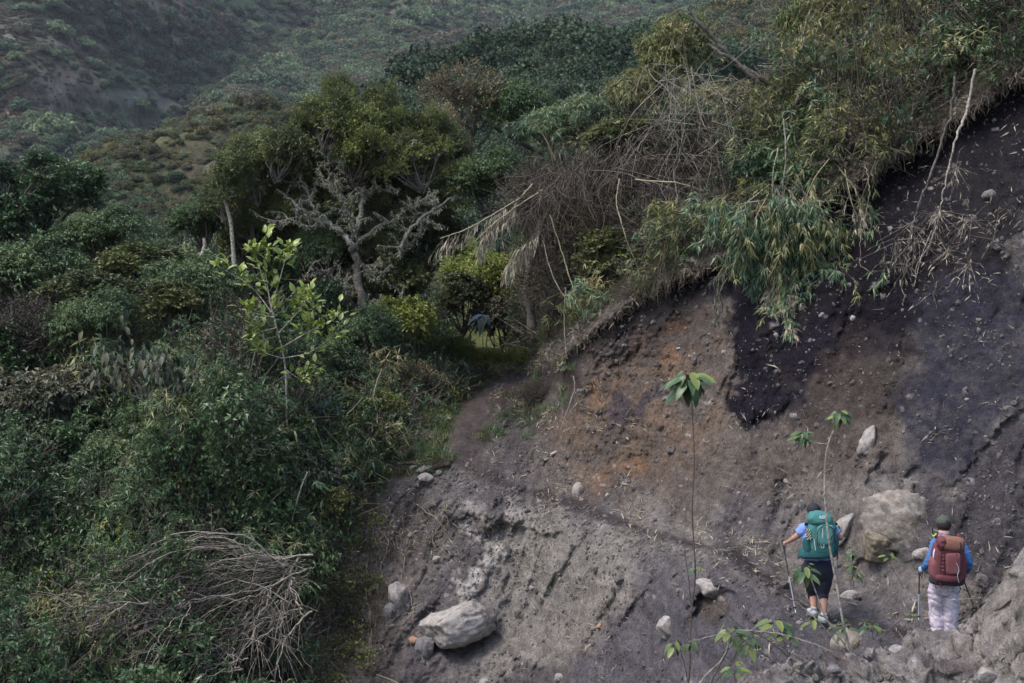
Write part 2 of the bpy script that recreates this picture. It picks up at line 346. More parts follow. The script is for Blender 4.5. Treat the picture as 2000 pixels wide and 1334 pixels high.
# hollows: under the boulders and below the bank, small cuts
def hollow(cx, cy, rx, ry, d, rot=0):
    c, s = math.cos(R(rot)), math.sin(R(rot)); a = ((PX - cx) * c + (PY - cy) * s) / rx; b = (-(PX - cx) * s + (PY - cy) * c) / ry
    return d * sstep(1.25, .5, np.hypot(a, b) + .25 * fbm(PX / 22, PY / 22, 0, 3, 77))
D += hollow(900,1262,75,28,.40) + hollow(1398,1190,40,44,.55) + hollow(1725,925,26,52,.30,28) + hollow(1735,1120,75,30,.22) + hollow(985,1045,60,22,.22,-15) + hollow(1665,1150,40,60,.15)
D += hollow(1010,1090,22,110,.16,10) + hollow(660,1250,60,90,.5) + hollow(1100,1130,14,120,.12,32) + hollow(1180,1215,12,110,.10,30) + hollow(1250,1190,16,130,.13,36)
D -= hollow(930,1110,26,110,.14,18) + hollow(1030,1015,70,22,.22,12) + hollow(900,985,70,30,.16)
D += .35 * sstep(2, 25, scar) * 0
D += sstep(60, 10, np.abs(PX - (640 + (PY - 1080) * -.1))) * sstep(1060, 1120, PY) * .25 * fbm(PX / 30, PY / 30, 0, 3, 12)
# erosion crack down the middle of the upper cut
crk = np.abs(PX - np.interp(PY, [560, 650, 760, 850, 940], [1462, 1448, 1430, 1412, 1372]) + 5 * fbm(PY / 25, 0 * PY, 0, 3, 6)); D += .10 * sstep(9, 2, crk) * sstep(560, 620, PY) * sstep(960, 900, PY)
Yg = Yb + D * np.clip(Yb / 25, .7, 1.3)
def F(x, z):
    """the built slope: distance at (x, z), bilinear"""
    x = np.clip(np.asarray(x, float), gx[0], gx[-1] - 1e-6); z = np.clip(np.asarray(z, float), gz[0], gz[-1] - 1e-6)
    i = np.clip(np.searchsorted(gx, x, 'right') - 1, 0, len(gx) - 2); j = np.clip(np.searchsorted(gz, z, 'right') - 1, 0, len(gz) - 2)
    u = (x - gx[i]) / (gx[i + 1] - gx[i]); v = (z - gz[j]) / (gz[j + 1] - gz[j])
    return (Yg[j, i] * (1 - u) + Yg[j, i + 1] * u) * (1 - v) + (Yg[j + 1, i] * (1 - u) + Yg[j + 1, i + 1] * u) * v
_ys = np.arange(11, 85, .03)
def hit(px, py):
    d = F((px - 1000) / K * _ys, (667 - py) / K * _ys) - _ys
    k = np.argmax(d <= 0); return at(px, py, _ys[k] if d[k] <= 0 else 60)
def ground(x, y):
    """highest point of the slope under (x, y)"""
    z = gz[:-1]; f = F(np.full(z.shape, x), z); k = np.nonzero(f >= y)[0]
    k = k[0] if len(k) else len(z) - 1
    return Vector((x, y, z[k]))
# ---- soil colours (what the soil is, plus painted lip shade and trail-end light)
def rgb(*c): return np.array(c, float)
def paint(col, c, m): m = np.clip(m, 0, 1)[..., None]; return col * (1 - m) + np.asarray(c) * m
n1 = fbm(X * .9, Z * .9, 0, 4, 50); n2 = fbm(X * 3, Z * 3, 0, 4, 51); n3 = fbm(X * 12, Z * 12, 0, 3, 52)
ns = fbm(U2 * 2.4, V * .4, 0, 4, 53)
col = np.ones(X.shape + (3,)) * rgb(.165, .146, .132)
col = paint(col, (.215, .188, .158), sstep(.0, .5, ns + .3 * n2) * .7)                                            # tan streaks
col = paint(col, (.105, .090, .090), sstep(.1, .6, -ns + .4 * n1) * .7)
P_ = lambda poly, soft=30: sstep(-soft, soft, inpoly(PX + wob * 1.6, PY + wob * 1.6, poly))
col = paint(col, (.115, .103, .110), P_([(1330,1100),(1550,1180),(2300,1260),(2300,1700),(1100,1700),(1000,1500),(1180,1230),(1260,1080)], 45) * .85)   # grey gravelly bottom
col = paint(col, (.27, .242, .205), P_([(940,1000),(1150,1010),(1260,1090),(1180,1220),(1040,1320),(900,1340),(960,1230)], 30) * .8)
col = paint(col, (.50, .46, .40), P_([(925,1045),(978,1045),(970,1110),(942,1150),(938,1205),(893,1205),(895,1140),(918,1095)], 8) * .8 * sstep(-1.2, .0, n3))     # pale vein
col = paint(col, (.38, .34, .29), P_([(870,970),(1040,1000),(1060,1020),(1010,1030),(960,1010),(890,1000)], 12) * .7 * sstep(-.3, .3, n2))
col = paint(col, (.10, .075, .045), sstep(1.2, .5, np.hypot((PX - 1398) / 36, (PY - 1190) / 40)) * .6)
col = paint(col, (.125, .105, .090), P_([(600,1000),(800,930),(850,960),(820,1100),(780,1340),(560,1400)], 25))   # dark rooty bank
col = paint(col, (.20, .17, .14), P_([(760,1110),(800,1130),(800,1220),(760,1230)], 10) * .8)
col = paint(col, (.130, .102, .080), P_([(1050,780),(1150,680),(1300,600),(1440,600),(1440,830),(1600,800),(1760,720),(1740,900),(1560,960),(1300,980),(1050,950)], 45) * .75)
col = paint(col, (.185, .118, .068), P_([(1150,720),(1280,610),(1420,630),(1445,760),(1390,900),(1250,965),(1120,955),(1090,850)], 60) * .5 * sstep(-.7, .4, n2 + n1))
col = paint(col, (.20, .108, .058), P_([(1270,620),(1400,640),(1440,680),(1400,720),(1300,720)], 22) * .55 * sstep(-.5, .5, n2))
col = paint(col, (.21, .11, .058), P_([(1150,740),(1200,745),(1180,800),(1140,810)], 16) * .6 * sstep(-.5, .4, n2))
col = paint(col, (.22, .115, .06), P_([(1140,930),(1240,905),(1290,890),(1280,925),(1200,940),(1150,950)], 12) * .5 * sstep(-.5, .4, n2))
col = paint(col, (.20, .12, .075), P_([(1560,650),(1680,640),(1660,740),(1580,760)], 25) * .45)
col = paint(col, (.013, .010, .011), sstep(0, 30, below) * sstep(150, 40, below + 40 * n1) * np.where(PX > 1100, 1, .7) * isscar)       # black humus under the turf, darkened for the lip's shadow too
col = paint(col, (.026, .022, .028), P_(SLAB, 10) * (.75 + .25 * n1))
col = paint(col, (.055, .042, .034), P_([(1500,600),(1800,600),(1780,800),(1650,850),(1540,840),(1500,760)], 45) * .8)
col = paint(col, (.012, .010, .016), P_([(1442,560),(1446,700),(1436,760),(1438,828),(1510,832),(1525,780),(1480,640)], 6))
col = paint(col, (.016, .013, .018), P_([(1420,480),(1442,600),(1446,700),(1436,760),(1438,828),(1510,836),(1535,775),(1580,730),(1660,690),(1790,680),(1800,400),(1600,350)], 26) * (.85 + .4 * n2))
col = paint(col, (.013, .011, .014), P_([(1480,470),(1700,350),(1900,210),(2300,30),(2300,300),(2000,420),(1900,640),(1780,640),(1560,620)], 22) * .92)  # black soil, deepened to carry the shadow below the turf lip
wob2 = 34 * fbm(PX / 90, PY / 70, 0, 4, 88); P2_ = lambda poly, soft: sstep(-soft, soft, inpoly(PX + wob * 1.6 + wob2, PY + wob * 1.6, poly))
col = paint(col, (.036, .034, .045), P2_(SM2, 22) * (.82 + .3 * n3))                                                                     # smooth wet charcoal silt
col = paint(col, (.04, .035, .04), P_([(1985,330),(2300,300),(2300,500),(1990,470),(1960,400)], 20) * .8)
col = paint(col, (.058, .050, .055), P_([(1860,960),(1960,850),(2300,680),(2300,1250),(1950,1220),(1890,1130),(1790,1000)], 18) * .8)
col = paint(col, (.060, .050, .060), P_([(1200,790),(1290,740),(1300,760),(1230,830),(1190,840)], 10) * .8)
col = paint(col, (.040, .034, .034), P_([(1250,640),(1300,560),(1320,560),(1300,660),(1290,740)], 14) * .6)
col = paint(col, (.055, .045, .043), sstep(20, 6, dt + wob * .5) * .85 * sstep(890, 930, PY)); col = paint(col, (.25, .215, .18), sstep(46, 30, dt + wob * .5) * sstep(22, 32, dt + wob * .5) * (PX < 1500) * (PX > 860) * .45 * sstep(-.3, .3, n2))
col = paint(col, (.080, .062, .055), trail * sstep(960, 900, PY) * .8)
col = paint(col, (.050, .042, .028), (1 - isscar) * (1 - trail))
col = paint(col, (.14, .15, .055), (1 - isscar) * sstep(735, 715, PY) * sstep(840, 880, PX) * sstep(1070, 1030, PX))  # grass past the trail end, colour lightened so the opening looks lit
col = paint(col, (.045, .070, .020), (1 - isscar) * (1 - trail) * sstep(-.2, .5, n2) * .6)
stone = sstep(.008, .03, L2) * hsh(np.floor(X / .13), np.floor(Z / .13), X * 0, 9)
col = paint(col, (.30, .27, .25), isscar * (1 - smooth_zone) * sstep(.80, .95, stone))
stone1 = sstep(.02, .06, L1) * hsh(np.floor(X / .34), np.floor(Z / .34), X * 0, 19)
col = paint(col, (.26, .235, .215), isscar * (1 - smooth_zone) * sstep(.84, .97, stone1) * .8)
col *= (1 + .16 * n3 + .12 * n2)[..., None] * np.array([1.05, 1.05, 1.09])
def grid_mesh(name, X, Y, Z, col, m, keep=None):
    h, wd = X.shape; i = np.arange(h - 1)[:, None] * wd + np.arange(wd - 1)[None]; f = np.stack([i, i + 1, i + wd + 1, i + wd], -1).reshape(-1, 4)
    if keep is not None: f = f[keep[:-1, :-1].ravel()]
    a = Acc(); a.add(np.stack([X, Y, Z], -1).reshape(-1, 3), f)
    me = a.mesh(name, [m], True); c = me.attributes.new('col', 'FLOAT_COLOR', 'POINT')
    c.data.foreach_set('color', np.concatenate([np.clip(col, .004, .8), np.ones(X.shape + (1,))], -1).ravel()); return me
CREST = ([-900, 0, 300, 500, 700, 850, 960, 1020, 1060, 1200, 1500, 1620, 2000, 2600], [450, 465, 495, 540, 560, 560, 560, 430, 350, 320, 300, 60, -200, -500])
crest_y = lambda px: np.interp(px, *CREST)
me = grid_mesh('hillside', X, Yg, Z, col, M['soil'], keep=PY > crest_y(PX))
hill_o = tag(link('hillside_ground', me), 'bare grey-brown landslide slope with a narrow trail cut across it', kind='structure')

# ---- near gravel bank, lower right
bx = np.arange(-.5, 7.5, .018); bv = np.linspace(-1.35, 1.2, 190)
cr = np.array([(1400,1420,9.2),(1450,1345,9.5),(1490,1312,9.7),(1560,1300,9.9),(1700,1276,10.1),(1800,1250,10.3),(1880,1228,10.4),(1925,1180,10.2),(1960,1130,10.0),(2000,1088,9.8),(2100,1000,9.6),(2400,800,9.4)])
cw = np.array([at(*c) for c in cr])
crx, cry, crz = cw.T; BX, BV = np.meshgrid(bx, bv)
cy_ = np.interp(BX, crx, cry, left=cry[0]); cz_ = np.interp(BX, crx, crz, left=crz[0] - 1.2)
cz_ = np.where(BX < crx[0], crz[0] - (crx[0] - BX) * 1.2, cz_)
BY = cy_ + BV * 2.6; BZ = cz_ - np.where(BV < 0, .30 * np.abs(BV) ** 1.5 + .35 * np.abs(BV), 1.5 * np.abs(BV) ** 1.4) * 2.2
bn = .055 * billow(BX * 3, BY * 3, BZ * 3, 5, 71, .6) + .022 * fbm(BX * 14, BY * 14, BZ * 14, 3, 73, .6)
lb = lumps(BX, BY, .17, .5, 91, .8) + lumps(BX, BY, .07, .5, 93, .8)
BXn = BX + .06 * fbm(BY * 7, BZ * 7, BX * 3, 3, 81); BYn = BY - .09 * billow(BX * 4, BZ * 4, BY * 2, 4, 83, .6) - .03 * fbm(BX * 15, BZ * 15, BY * 4, 3, 85)
BZ = BZ + bn + lb; bc = np.ones(BX.shape + (3,)) * rgb(.19, .168, .152)
q = fbm(BX * 2.2, BY * 2.2, 0, 4, 75); bc = paint(bc, (.27, .24, .215), sstep(.0, .7, q)); bc = paint(bc, (.12, .10, .095), sstep(.1, .7, -q))
bc = paint(bc, (.30, .27, .25), sstep(.02, .05, lb) * sstep(.6, .9, hsh(np.floor(BX / .17), np.floor(BY / .17), BX * 0, 3)))
bc *= 1.75 * (1 + .3 * fbm(BX * 18, BY * 18, BZ * 18, 3, 5))[..., None]
BY = BY - .25 * np.clip(BV, None, 0) * 0
tag(link('gravel_bank_ground', grid_mesh('gravel_bank', BXn, BYn, BZ, bc, M['soil'])), 'rough gravel bank close by in the lower right corner', kind='structure')
def bank_z(x, y):
    i = int(np.clip(np.searchsorted(bx, x) - 1, 0, len(bx) - 1)); yy = BY[:, i]; return float(np.interp(y, yy, BZ[:, i]))

# ---- far hills
def hills(name, CPs, xr, zr, nx, nz, amp, colf, c=30, label='', seed=0):
    Cc = np.array([((px - 1000) / K * Y, (667 - py) / K * Y, Y) for px, py, Y in CPs]); f = mq_fit(Cc, c)
    X, Z = np.meshgrid(np.linspace(*xr, nx), np.linspace(*zr, nz)); Y = f(X, Z)
    sc = amp
    Y = Y + sc * (.42 * fbm(X / (sc * 5), Z / (sc * 7), 0, 4, seed) + .22 * billow(X / (sc * 2), Z / (sc * 3), 0, 4, seed + 5, .6)) 
    px = X / Y * K + 1000; py = 667 - Z / Y * K
    col = colf(px, py, X, Z)
    tag(link(name, grid_mesh(name, X, Y, Z, col, M['far'])), label, kind='structure')
    return X, Y, Z, px, py
def mcol(px, py, X, Z):
    wb = 18 * fbm(px / 70, py / 70, 0, 4, 3)
    c = np.ones(px.shape + (3,)) * rgb(.085, .095, .055)
    c = paint(c, (.17, .13, .098), sstep(-15, 25, inpoly(px + wb, py + wb, [(-400,-600),(420,-600),(440,30),(300,90),(330,110),(190,130),(210,200),(110,240),(100,290),(-400,320)])))
    c = paint(c, (.12, .10, .068), sstep(-10, 20, inpoly(px + wb * .6, py + wb * .6, [(770,-20),(800,20),(850,80),(875,130),(870,180),(800,175),(790,120),(755,90),(740,30)])) * .8)
    c = paint(c, (.13, .12, .115), sstep(.35, .6, fbm(X / 16, Z / 16, 0, 4, 9)) * sstep(440, 200, px) * sstep(300, 200, py))
    c = paint(c, (.045, .055, .035), sstep(.1, .7, fbm(X / 22, Z / 22, 0, 4, 19)) * .7); c = paint(c, (.055, .062, .038), sstep(.0, .5, fbm(X / 9, Z / 9, 0, 4, 39)) * .6); return c * (1 + .45 * fbm(X / 3, Z / 3, 0, 4, 2))[..., None]
MT = hills('mountain', [(-400,340,330),(0,340,350),(0,200,400),(-400,0,420),(0,0,470),(150,150,425),(230,30,480),(90,260,372),(180,260,410),(300,150,500),(420,50,560),(420,200,470),(300,320,390),(550,330,400),(560,150,540),(650,50,640),(760,0,650),(800,60,600),(860,150,520),(880,190,490),(800,190,500),(700,150,560),(950,90,640),(960,0,760),(1080,60,680),(1300,100,560),(1500,120,500),(1500,0,620),(1300,0,700),(2400,0,560),(2400,300,420),(1200,300,420),(900,330,430),(500,-300,800),(0,-300,620),(900,-300,900),(1500,-300,820),(2400,-300,700),(0,500,300),(900,500,330),(1800,500,330)],
           (-230, 320), (-10, 250), 620, 260, 7., mcol, 22, 'steep mountainside far behind, brown spur on the left and scrub on the rest', 101)
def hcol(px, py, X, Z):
    c = np.ones(px.shape + (3,)) * rgb(.075, .068, .040); c = paint(c, (.115, .105, .05), sstep(60, 0, py - np.interp(px, [180, 260, 400, 560, 900], [350, 280, 232, 205, 195])) * .8)  # paler olive grass towards the crest
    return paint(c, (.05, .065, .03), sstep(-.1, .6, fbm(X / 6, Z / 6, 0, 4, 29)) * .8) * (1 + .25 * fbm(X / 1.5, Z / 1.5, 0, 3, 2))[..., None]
def ridge(name, crest, front, back, nv, drop, amp, colf, label, seed, nx=500):
    """a hill with a crest line: it falls towards us in front and away behind"""
    Pc = np.array([at(*c) for c in crest]); s = np.linspace(0, 1, nx); tt = np.linspace(0, 1, len(Pc))
    cx, cyy, cz = [np.interp(s, tt, Pc[:, k]) for k in range(3)]; v = np.linspace(-1, 1, nv)
    X = np.tile(cx, (nv, 1)); Vv = v[:, None] * np.ones((1, nx)); Y = cyy[None] + np.where(Vv < 0, Vv * front, Vv * back)
    Z = cz[None] - drop * np.where(Vv < 0, np.abs(Vv) ** 1.35, np.abs(Vv) ** 1.5)
    Z = Z + amp * fbm(X / (amp * 7), Y / (amp * 7), 0, 4, seed) * sstep(0, .08, np.abs(Vv)) + amp * .25 * fbm(X / amp, Y / amp, 0, 3, seed + 4)
    px = X / Y * K + 1000; py = 667 - Z / Y * K
    tag(link(name, grid_mesh(name, X, Y, Z, colf(px, py, X, Z), M['far'])), label, kind='structure'); return X, Y, Z, px, py
H1 = ridge('near_hill', [(-200,520,150),(100,420,150),(190,350,152),(260,285,155),(350,255,158),(450,228,162),(560,218,166),(700,205,170),(900,190,174),(1100,170,178)], 70, 60, 200, 32, 2.0, hcol, 'rounded hill behind the trees with a paler grassy shoulder', 131)
def fcol(px, py, X, Z): return np.ones(px.shape + (3,)) * rgb(.035, .045, .025)
H2 = ridge('wooded_hill', [(700,230,120),(860,175,120),(960,135,118),(1060,112,116),(1160,100,115),(1260,90,113),(1330,100,112),(1420,190,110),(1600,200,108),(2200,120,105)], 40, 40, 120, 22, 1.6, fcol, 'dark wooded hillside behind the bamboo', 151)
H3 = ridge('green_hill', [(1200,150,240),(1330,60,240),(1430,10,240),(1500,-40,240),(1700,-120,240),(2300,-200,240)], 90, 60, 120, 60, 3, hcol, 'green scrubby hillside seen through the gap in the bamboo', 171)
# valley floor so nothing is open underneath
vx, vy = np.meshgrid(np.linspace(-400, 500, 60), np.linspace(40, 900, 60)); vz = -14 + 2 * fbm(vx / 60, vy / 60, 0, 3, 5) - .02 * (vy - 40)
tag(link('valley_ground', grid_mesh('valley', vx, vy, vz, np.ones(vx.shape + (3,)) * rgb(.05, .055, .03), M['far'])), 'valley floor between the hills', kind='structure')
# ================================================================== PLANTS: generators
def T_leaf(w, fold=.25, droop=.25):      # pointed oval, folded along the midrib, length 1 along +y
    return np.array([[0, 0, 0], [w * .5, .42, fold * w], [0, 1, -droop], [-w * .5, .42, fold * w], [0, .5, -droop * .15]], float), np.array([[0, 1, 2, 4], [0, 4, 2, 3]])
def T_blade(w, droop=.2):                # bamboo leaf: one long narrow face
    return np.array([[0, 0, 0], [w * .5, .35, 0], [0, 1, -droop], [-w * .5, .3, .01]], float), np.array([[0, 1, 2, 3]])
LF = {'oval': T_leaf(.55), 'round': T_leaf(.75, .2, .15), 'long': T_leaf(.3, .3, .35), 'blade': T_blade(.13), 'tiny': T_blade(.5, .15), 'hang': T_leaf(.42, .3, .1)}
def rdir(r, n, zmin=-1.):
    z = r.uniform(zmin, 1, n); a = r.uniform(0, 2 * math.pi, n); q = np.sqrt(1 - z * z); return np.stack([q * np.cos(a), q * np.sin(a), z], 1)
def sprays(acc, r, P, Dn, L, per, leaf, ll, lw=None, ang=.9, droop=0., mat_leaf=0, mat_twig=1, tw=.006, tint0=None, twig=True, tip=False):
    """twigs at P pointing Dn, each of length L carrying `per` leaves of length ll"""
    n = len(P); Lr = L * r.uniform(.6, 1.3, n); Dn = norm(Dn); tint0 = r.uniform(.2, .8, n) if tint0 is None else tint0
    tv, tf = LF[leaf]
    if twig:
        side = norm(np.cross(Dn, rdir(r, n))) * tw; end = P + Dn * Lr[:, None]; end[:, 2] -= droop * Lr * .4
        v = np.stack([P - side, P + side, end + side * .4, end - side * .4], 1).reshape(-1, 3)
        acc.add(v, np.arange(n * 4).reshape(-1, 4), mat_twig, np.repeat(r.uniform(.2, .9, n), 4))
    t = (r.uniform(.15, 1, (n, per)) if not tip else r.uniform(.8, 1, (n, per))); pos = P[:, None] + Dn[:, None] * (Lr[:, None] * t)[..., None]
    pos[..., 2] -= droop * Lr[:, None] * t ** 2 * .4
    lat = rdir(r, n * per).reshape(n, per, 3); lat = norm(lat - (lat * Dn[:, None]).sum(-1, keepdims=True) * Dn[:, None])
    a = ang * r.uniform(.6, 1.25, (n, per)); d = Dn[:, None] * np.cos(a)[..., None] + lat * np.sin(a)[..., None]; d[..., 2] -= droop * r.uniform(.4, 1.2, (n, per))
    d = norm(d).reshape(-1, 3); pos = pos.reshape(-1, 3); m = len(pos)
    up = norm(np.array([0, 0, 1.]) + rdir(r, m) * .55); Mx = frames(d, up) * (ll * r.uniform(.55, 1.25, m))[:, None, None]
    acc.inst(tv, tf, Mx, pos, np.clip(np.repeat(tint0, per) + r.normal(0, .16, m), 0, 1), mat_leaf)
def crown(name, seed, lobes, n, per, leaf, ll, L, mats, ang=.9, droop=0., zmin=-.6, shell=.5, up=.35, stems=True, tw=.006, jag=.35, tip=False, base=(0, 0, -1)):
    """a leafy crown of unit size around its own centre: rounded lobes with uneven outline, twigs and leaves"""
    r = np.random.default_rng(seed); acc = Acc(); lb = np.array(lobes, float); pr = lb[:, 3] ** 2; k = r.choice(len(lb), n, p=pr / pr.sum())
    u = rdir(r, n, zmin); rad = lb[k, 3] * (shell + (1 - shell) * r.uniform(0, 1, n) ** .6)
    rad *= 1 + jag * fbm(u[:, 0] * 2.3 + k * 5, u[:, 1] * 2.3, u[:, 2] * 2.3, 3, seed)
    P = lb[k, :3] + u * rad[:, None]
    gap = fbm(P[:, 0] * 2.6, P[:, 1] * 2.6, P[:, 2] * 2.6, 2, seed + 3); keep = gap > -.28; P, u, k = P[keep], u[keep], k[keep]
    Dn = norm(u + rdir(r, len(u)) * .55 + np.array([0, 0, up]))
    t0 = np.clip(.5 + .45 * fbm(P[:, 0] * 1.6, P[:, 1] * 1.6, P[:, 2] * 1.6, 2, seed + 9) + r.normal(0, .1, len(P)), 0, 1)
    sprays(acc, r, P, Dn, L, per, leaf, ll, ang=ang, droop=droop, tw=tw, tint0=t0, tip=tip)
    if stems:
        b = np.array(base, float)
        for c in lb:
            m = (b + c[:3]) / 2 + r.normal(0, .12, 3); tube(acc, [b + r.normal(0, .04, 3), m, c[:3]], [.035, .02, .012], 4, 1, .5, k=3)
            for q in range(7):
                e = c[:3] + rdir(r, 1, -.2)[0] * c[3] * .95; tube(acc, [c[:3] * .7 + m * .3, (c[:3] + e) / 2 + r.normal(0, .06, 3), e], [.012, .008, .003], 3, 1, .5, k=2)
    return acc.mesh(name, mats)
def lobes(seed, n=7, spread=.55, rr=(.35, .6), flat=.75):
    r = np.random.default_rng(seed); out = []
    for i in range(n):
        d = rdir(r, 1, -.5)[0] * spread * r.uniform(.5, 1.1); out.append((d[0], d[1], d[2] * flat, r.uniform(*rr)))
    return out
CR = {}
CR['broad_a'] = crown('broad_crown_a', 11, lobes(11, 12, .7, (.2, .42), .9), 2300, 9, 'oval', .085, .22, [M['lf_dark'], M['bark']], droop=.25)
CR['broad_b'] = crown('broad_crown_b', 12, lobes(12, 13, .72, (.18, .4), .95), 2300, 9, 'long', .10, .24, [M['lf_mid'], M['bark']], droop=.45)
CR['broad_c'] = crown('broad_crown_c', 13, lobes(13, 11, .7, (.2, .4), .95), 2000, 9, 'round', .075, .2, [M['lf_olive'], M['bark']], droop=.15)
CR['small_a'] = crown('small_crown_a', 14, lobes(14, 13, .72, (.18, .36), 1.0), 3400, 9, 'tiny', .05, .15, [M['lf_small'], M['bark']], up=.25, zmin=-.7, ang=1.1, base=(0, 0, -.7), jag=.8, shell=.3)
CR['small_b'] = crown('small_crown_b', 15, lobes(15, 14, .75, (.16, .34), 1.0), 3400, 9, 'tiny', .055, .15, [M['lf_small'], M['bark']], up=.25, zmin=-.7, ang=1.1, base=(0, 0, -.7), jag=.8, shell=.3)
CR['thin_brown'] = crown('thin_crown', 16, lobes(16, 7, .6, (.3, .45)), 2300, 7, 'tiny', .055, .2, [M['lf_brown'], M['bark']], up=.6, jag=.5)
CR['bamboo_a'] = crown('bamboo_crown_a', 17, lobes(17, 8, .65, (.3, .5)), 1500, 13, 'blade', .17, .12, [M['lf_bamboo'], M['cane']], droop=.5, ang=1.1, up=.2, tip=True)
CR['bamboo_b'] = crown('bamboo_crown_b', 18, lobes(18, 8, .65, (.25, .45)), 1500, 13, 'blade', .16, .12, [M['lf_bamboo_y'], M['cane']], droop=.6, ang=1.1, up=.2, tip=True)
CR['twigs'] = crown('dry_twig_crown', 19, lobes(19, 7, .6, (.35, .5)), 2600, 3, 'tiny', .05, .34, [M['straw_dark'], M['dead_dark']], tw=.006, up=.1, zmin=-.9, jag=.5)
CR['yellow'] = crown('yellow_crown', 20, lobes(20, 8, .6, (.3, .45)), 2200, 9, 'oval', .07, .16, [M['lf_yellow'], M['bark']], droop=.2)
CR['blue'] = crown('blue_crown', 21, lobes(21, 7, .6, (.3, .45)), 2000, 10, 'long', .11, .16, [M['lf_blue'], M['bark']], droop=.7, ang=1.0)
CR['grey'] = crown('grey_crown', 22, lobes(22, 7, .6, (.3, .5)), 1500, 8, 'hang', .12, .2, [M['lf_grey'], M['bark']], droop=1.1)
SP = {}
def clump(name, seed, n, per, leaf, ll, L, mats, **kw):
    r = np.random.default_rng(seed); a = Acc(); P = rdir(r, n) * (r.uniform(0, 1, (n, 1)) ** .4) * .33; D = norm(P + rdir(r, n) * .25 + np.array([0, 0, .15])); sprays(a, r, P, D, L, per, leaf, ll, **kw); return a.mesh(name, mats)
SP['dark'] = [clump('clump_d%d' % i, 100 + i, 46, 8, 'oval', .085, .16, [M['lf_dark'], M['bark']], droop=.35) for i in range(3)]
SP['mid'] = [clump('clump_m%d' % i, 110 + i, 46, 8, 'long', .10, .17, [M['lf_mid'], M['bark']], droop=.5) for i in range(3)]
SP['olive'] = [clump('clump_o%d' % i, 120 + i, 50, 8, 'tiny', .06, .16, [M['lf_olive'], M['bark']], droop=.1) for i in range(2)]
SP['bamboo'] = [clump('clump_b%d' % i, 130 + i, 30, 12, 'blade', .16, .12, [M['lf_bamboo'], M['cane']], droop=.6, ang=1.1, tip=True) for i in range(3)]
SP['bamboo_y'] = [clump('clump_y%d' % i, 140 + i, 30, 12, 'blade', .15, .12, [M['lf_bamboo_y'], M['cane']], droop=.6, ang=1.1, tip=True) for i in range(3)]
SP['twig'] = [clump('clump_t%d' % i, 150 + i, 60, 2, 'tiny', .05, .38, [M['straw_dark'], M['dead_dark']], tw=.005) for i in range(3)]
SP['yellow'] = [clump('clump_w%d' % i, 160 + i, 46, 8, 'oval', .06, .14, [M['lf_yellow'], M['bark']], droop=.1) for i in range(2)]
SP['straw'] = [clump('clump_s%d' % i, 170 + i, 34, 6, 'blade', .17, .2, [M['straw'], M['dead']], droop=.5, ang=.7) for i in range(2)]

def scatter(name, pts, protos, scl, rot=None, seed=0, kind='stuff', label=None, flat=None):
    """one object of many small instanced pieces (things nobody could count)"""
    r = np.random.default_rng(seed); n = len(pts); me = bpy.data.meshes.new(name); me.vertices.add(n); me.vertices.foreach_set('co', np.asarray(pts, float).ravel())
    rot = np.stack([r.uniform(-.5, .5, n), r.uniform(-.5, .5, n), r.uniform(0, 6.283, n)], 1) if rot is None else rot
    for nm, ty, v in (('rot', 'FLOAT_VECTOR', rot), ('scl', 'FLOAT', scl), ('idx', 'INT', r.integers(0, len(protos), n))):
        a = me.attributes.new(nm, ty, 'POINT'); a.data.foreach_set('vector' if ty == 'FLOAT_VECTOR' else 'value', np.asarray(v).ravel())
    o = link(name, me); g = bpy.data.node_groups.new(name, 'GeometryNodeTree'); g.interface.new_socket('Geometry', in_out='INPUT', socket_type='NodeSocketGeometry'); g.interface.new_socket('Geometry', in_out='OUTPUT', socket_type='NodeSocketGeometry')
    gi, go = g.nodes.new('NodeGroupInput'), g.nodes.new('NodeGroupOutput'); ip = g.nodes.new('GeometryNodeInstanceOnPoints'); jn = g.nodes.new('GeometryNodeJoinGeometry')
    for p in protos:
        po = bpy.data.objects.new(p.name + '_source', p); oi = g.nodes.new('GeometryNodeObjectInfo'); oi.inputs[0].default_value = po; ti = g.nodes.new('GeometryNodeGeometryToInstance')
        g.links.new(oi.outputs['Geometry'], ti.inputs[0]); g.links.new(ti.outputs[0], jn.inputs[0])
    def attr(nm, dt):
        a = g.nodes.new('GeometryNodeInputNamedAttribute'); a.data_type = dt; a.inputs[0].default_value = nm; return a.outputs[0]
    g.links.new(gi.outputs[0], ip.inputs['Points']); g.links.new(jn.outputs[0], ip.inputs['Instance']); ip.inputs['Pick Instance'].default_value = True
    g.links.new(attr('idx', 'INT'), ip.inputs['Instance Index']); g.links.new(attr('rot', 'FLOAT_VECTOR'), ip.inputs['Rotation']); g.links.new(attr('scl', 'FLOAT'), ip.inputs['Scale'])
    g.links.new(ip.outputs[0], go.inputs[0]); md = o.modifiers.new('scatter', 'NODES'); md.node_group = g
    return tag(o, label, kind=kind)

# ---- thickets: clumps heaped on the slope wherever the photo has unbroken growth
def slope_points(n, x0, x1, z0, z1, ok, seed):
    r = np.random.default_rng(seed); x = r.uniform(x0, x1, n); z = r.uniform(z0, z1, n); y = F(x, z); px = x / y * K + 1000; py = 667 - z / y * K
    k = ok(px, py, r); return np.stack([x, y, z], 1)[k], px[k], py[k], r
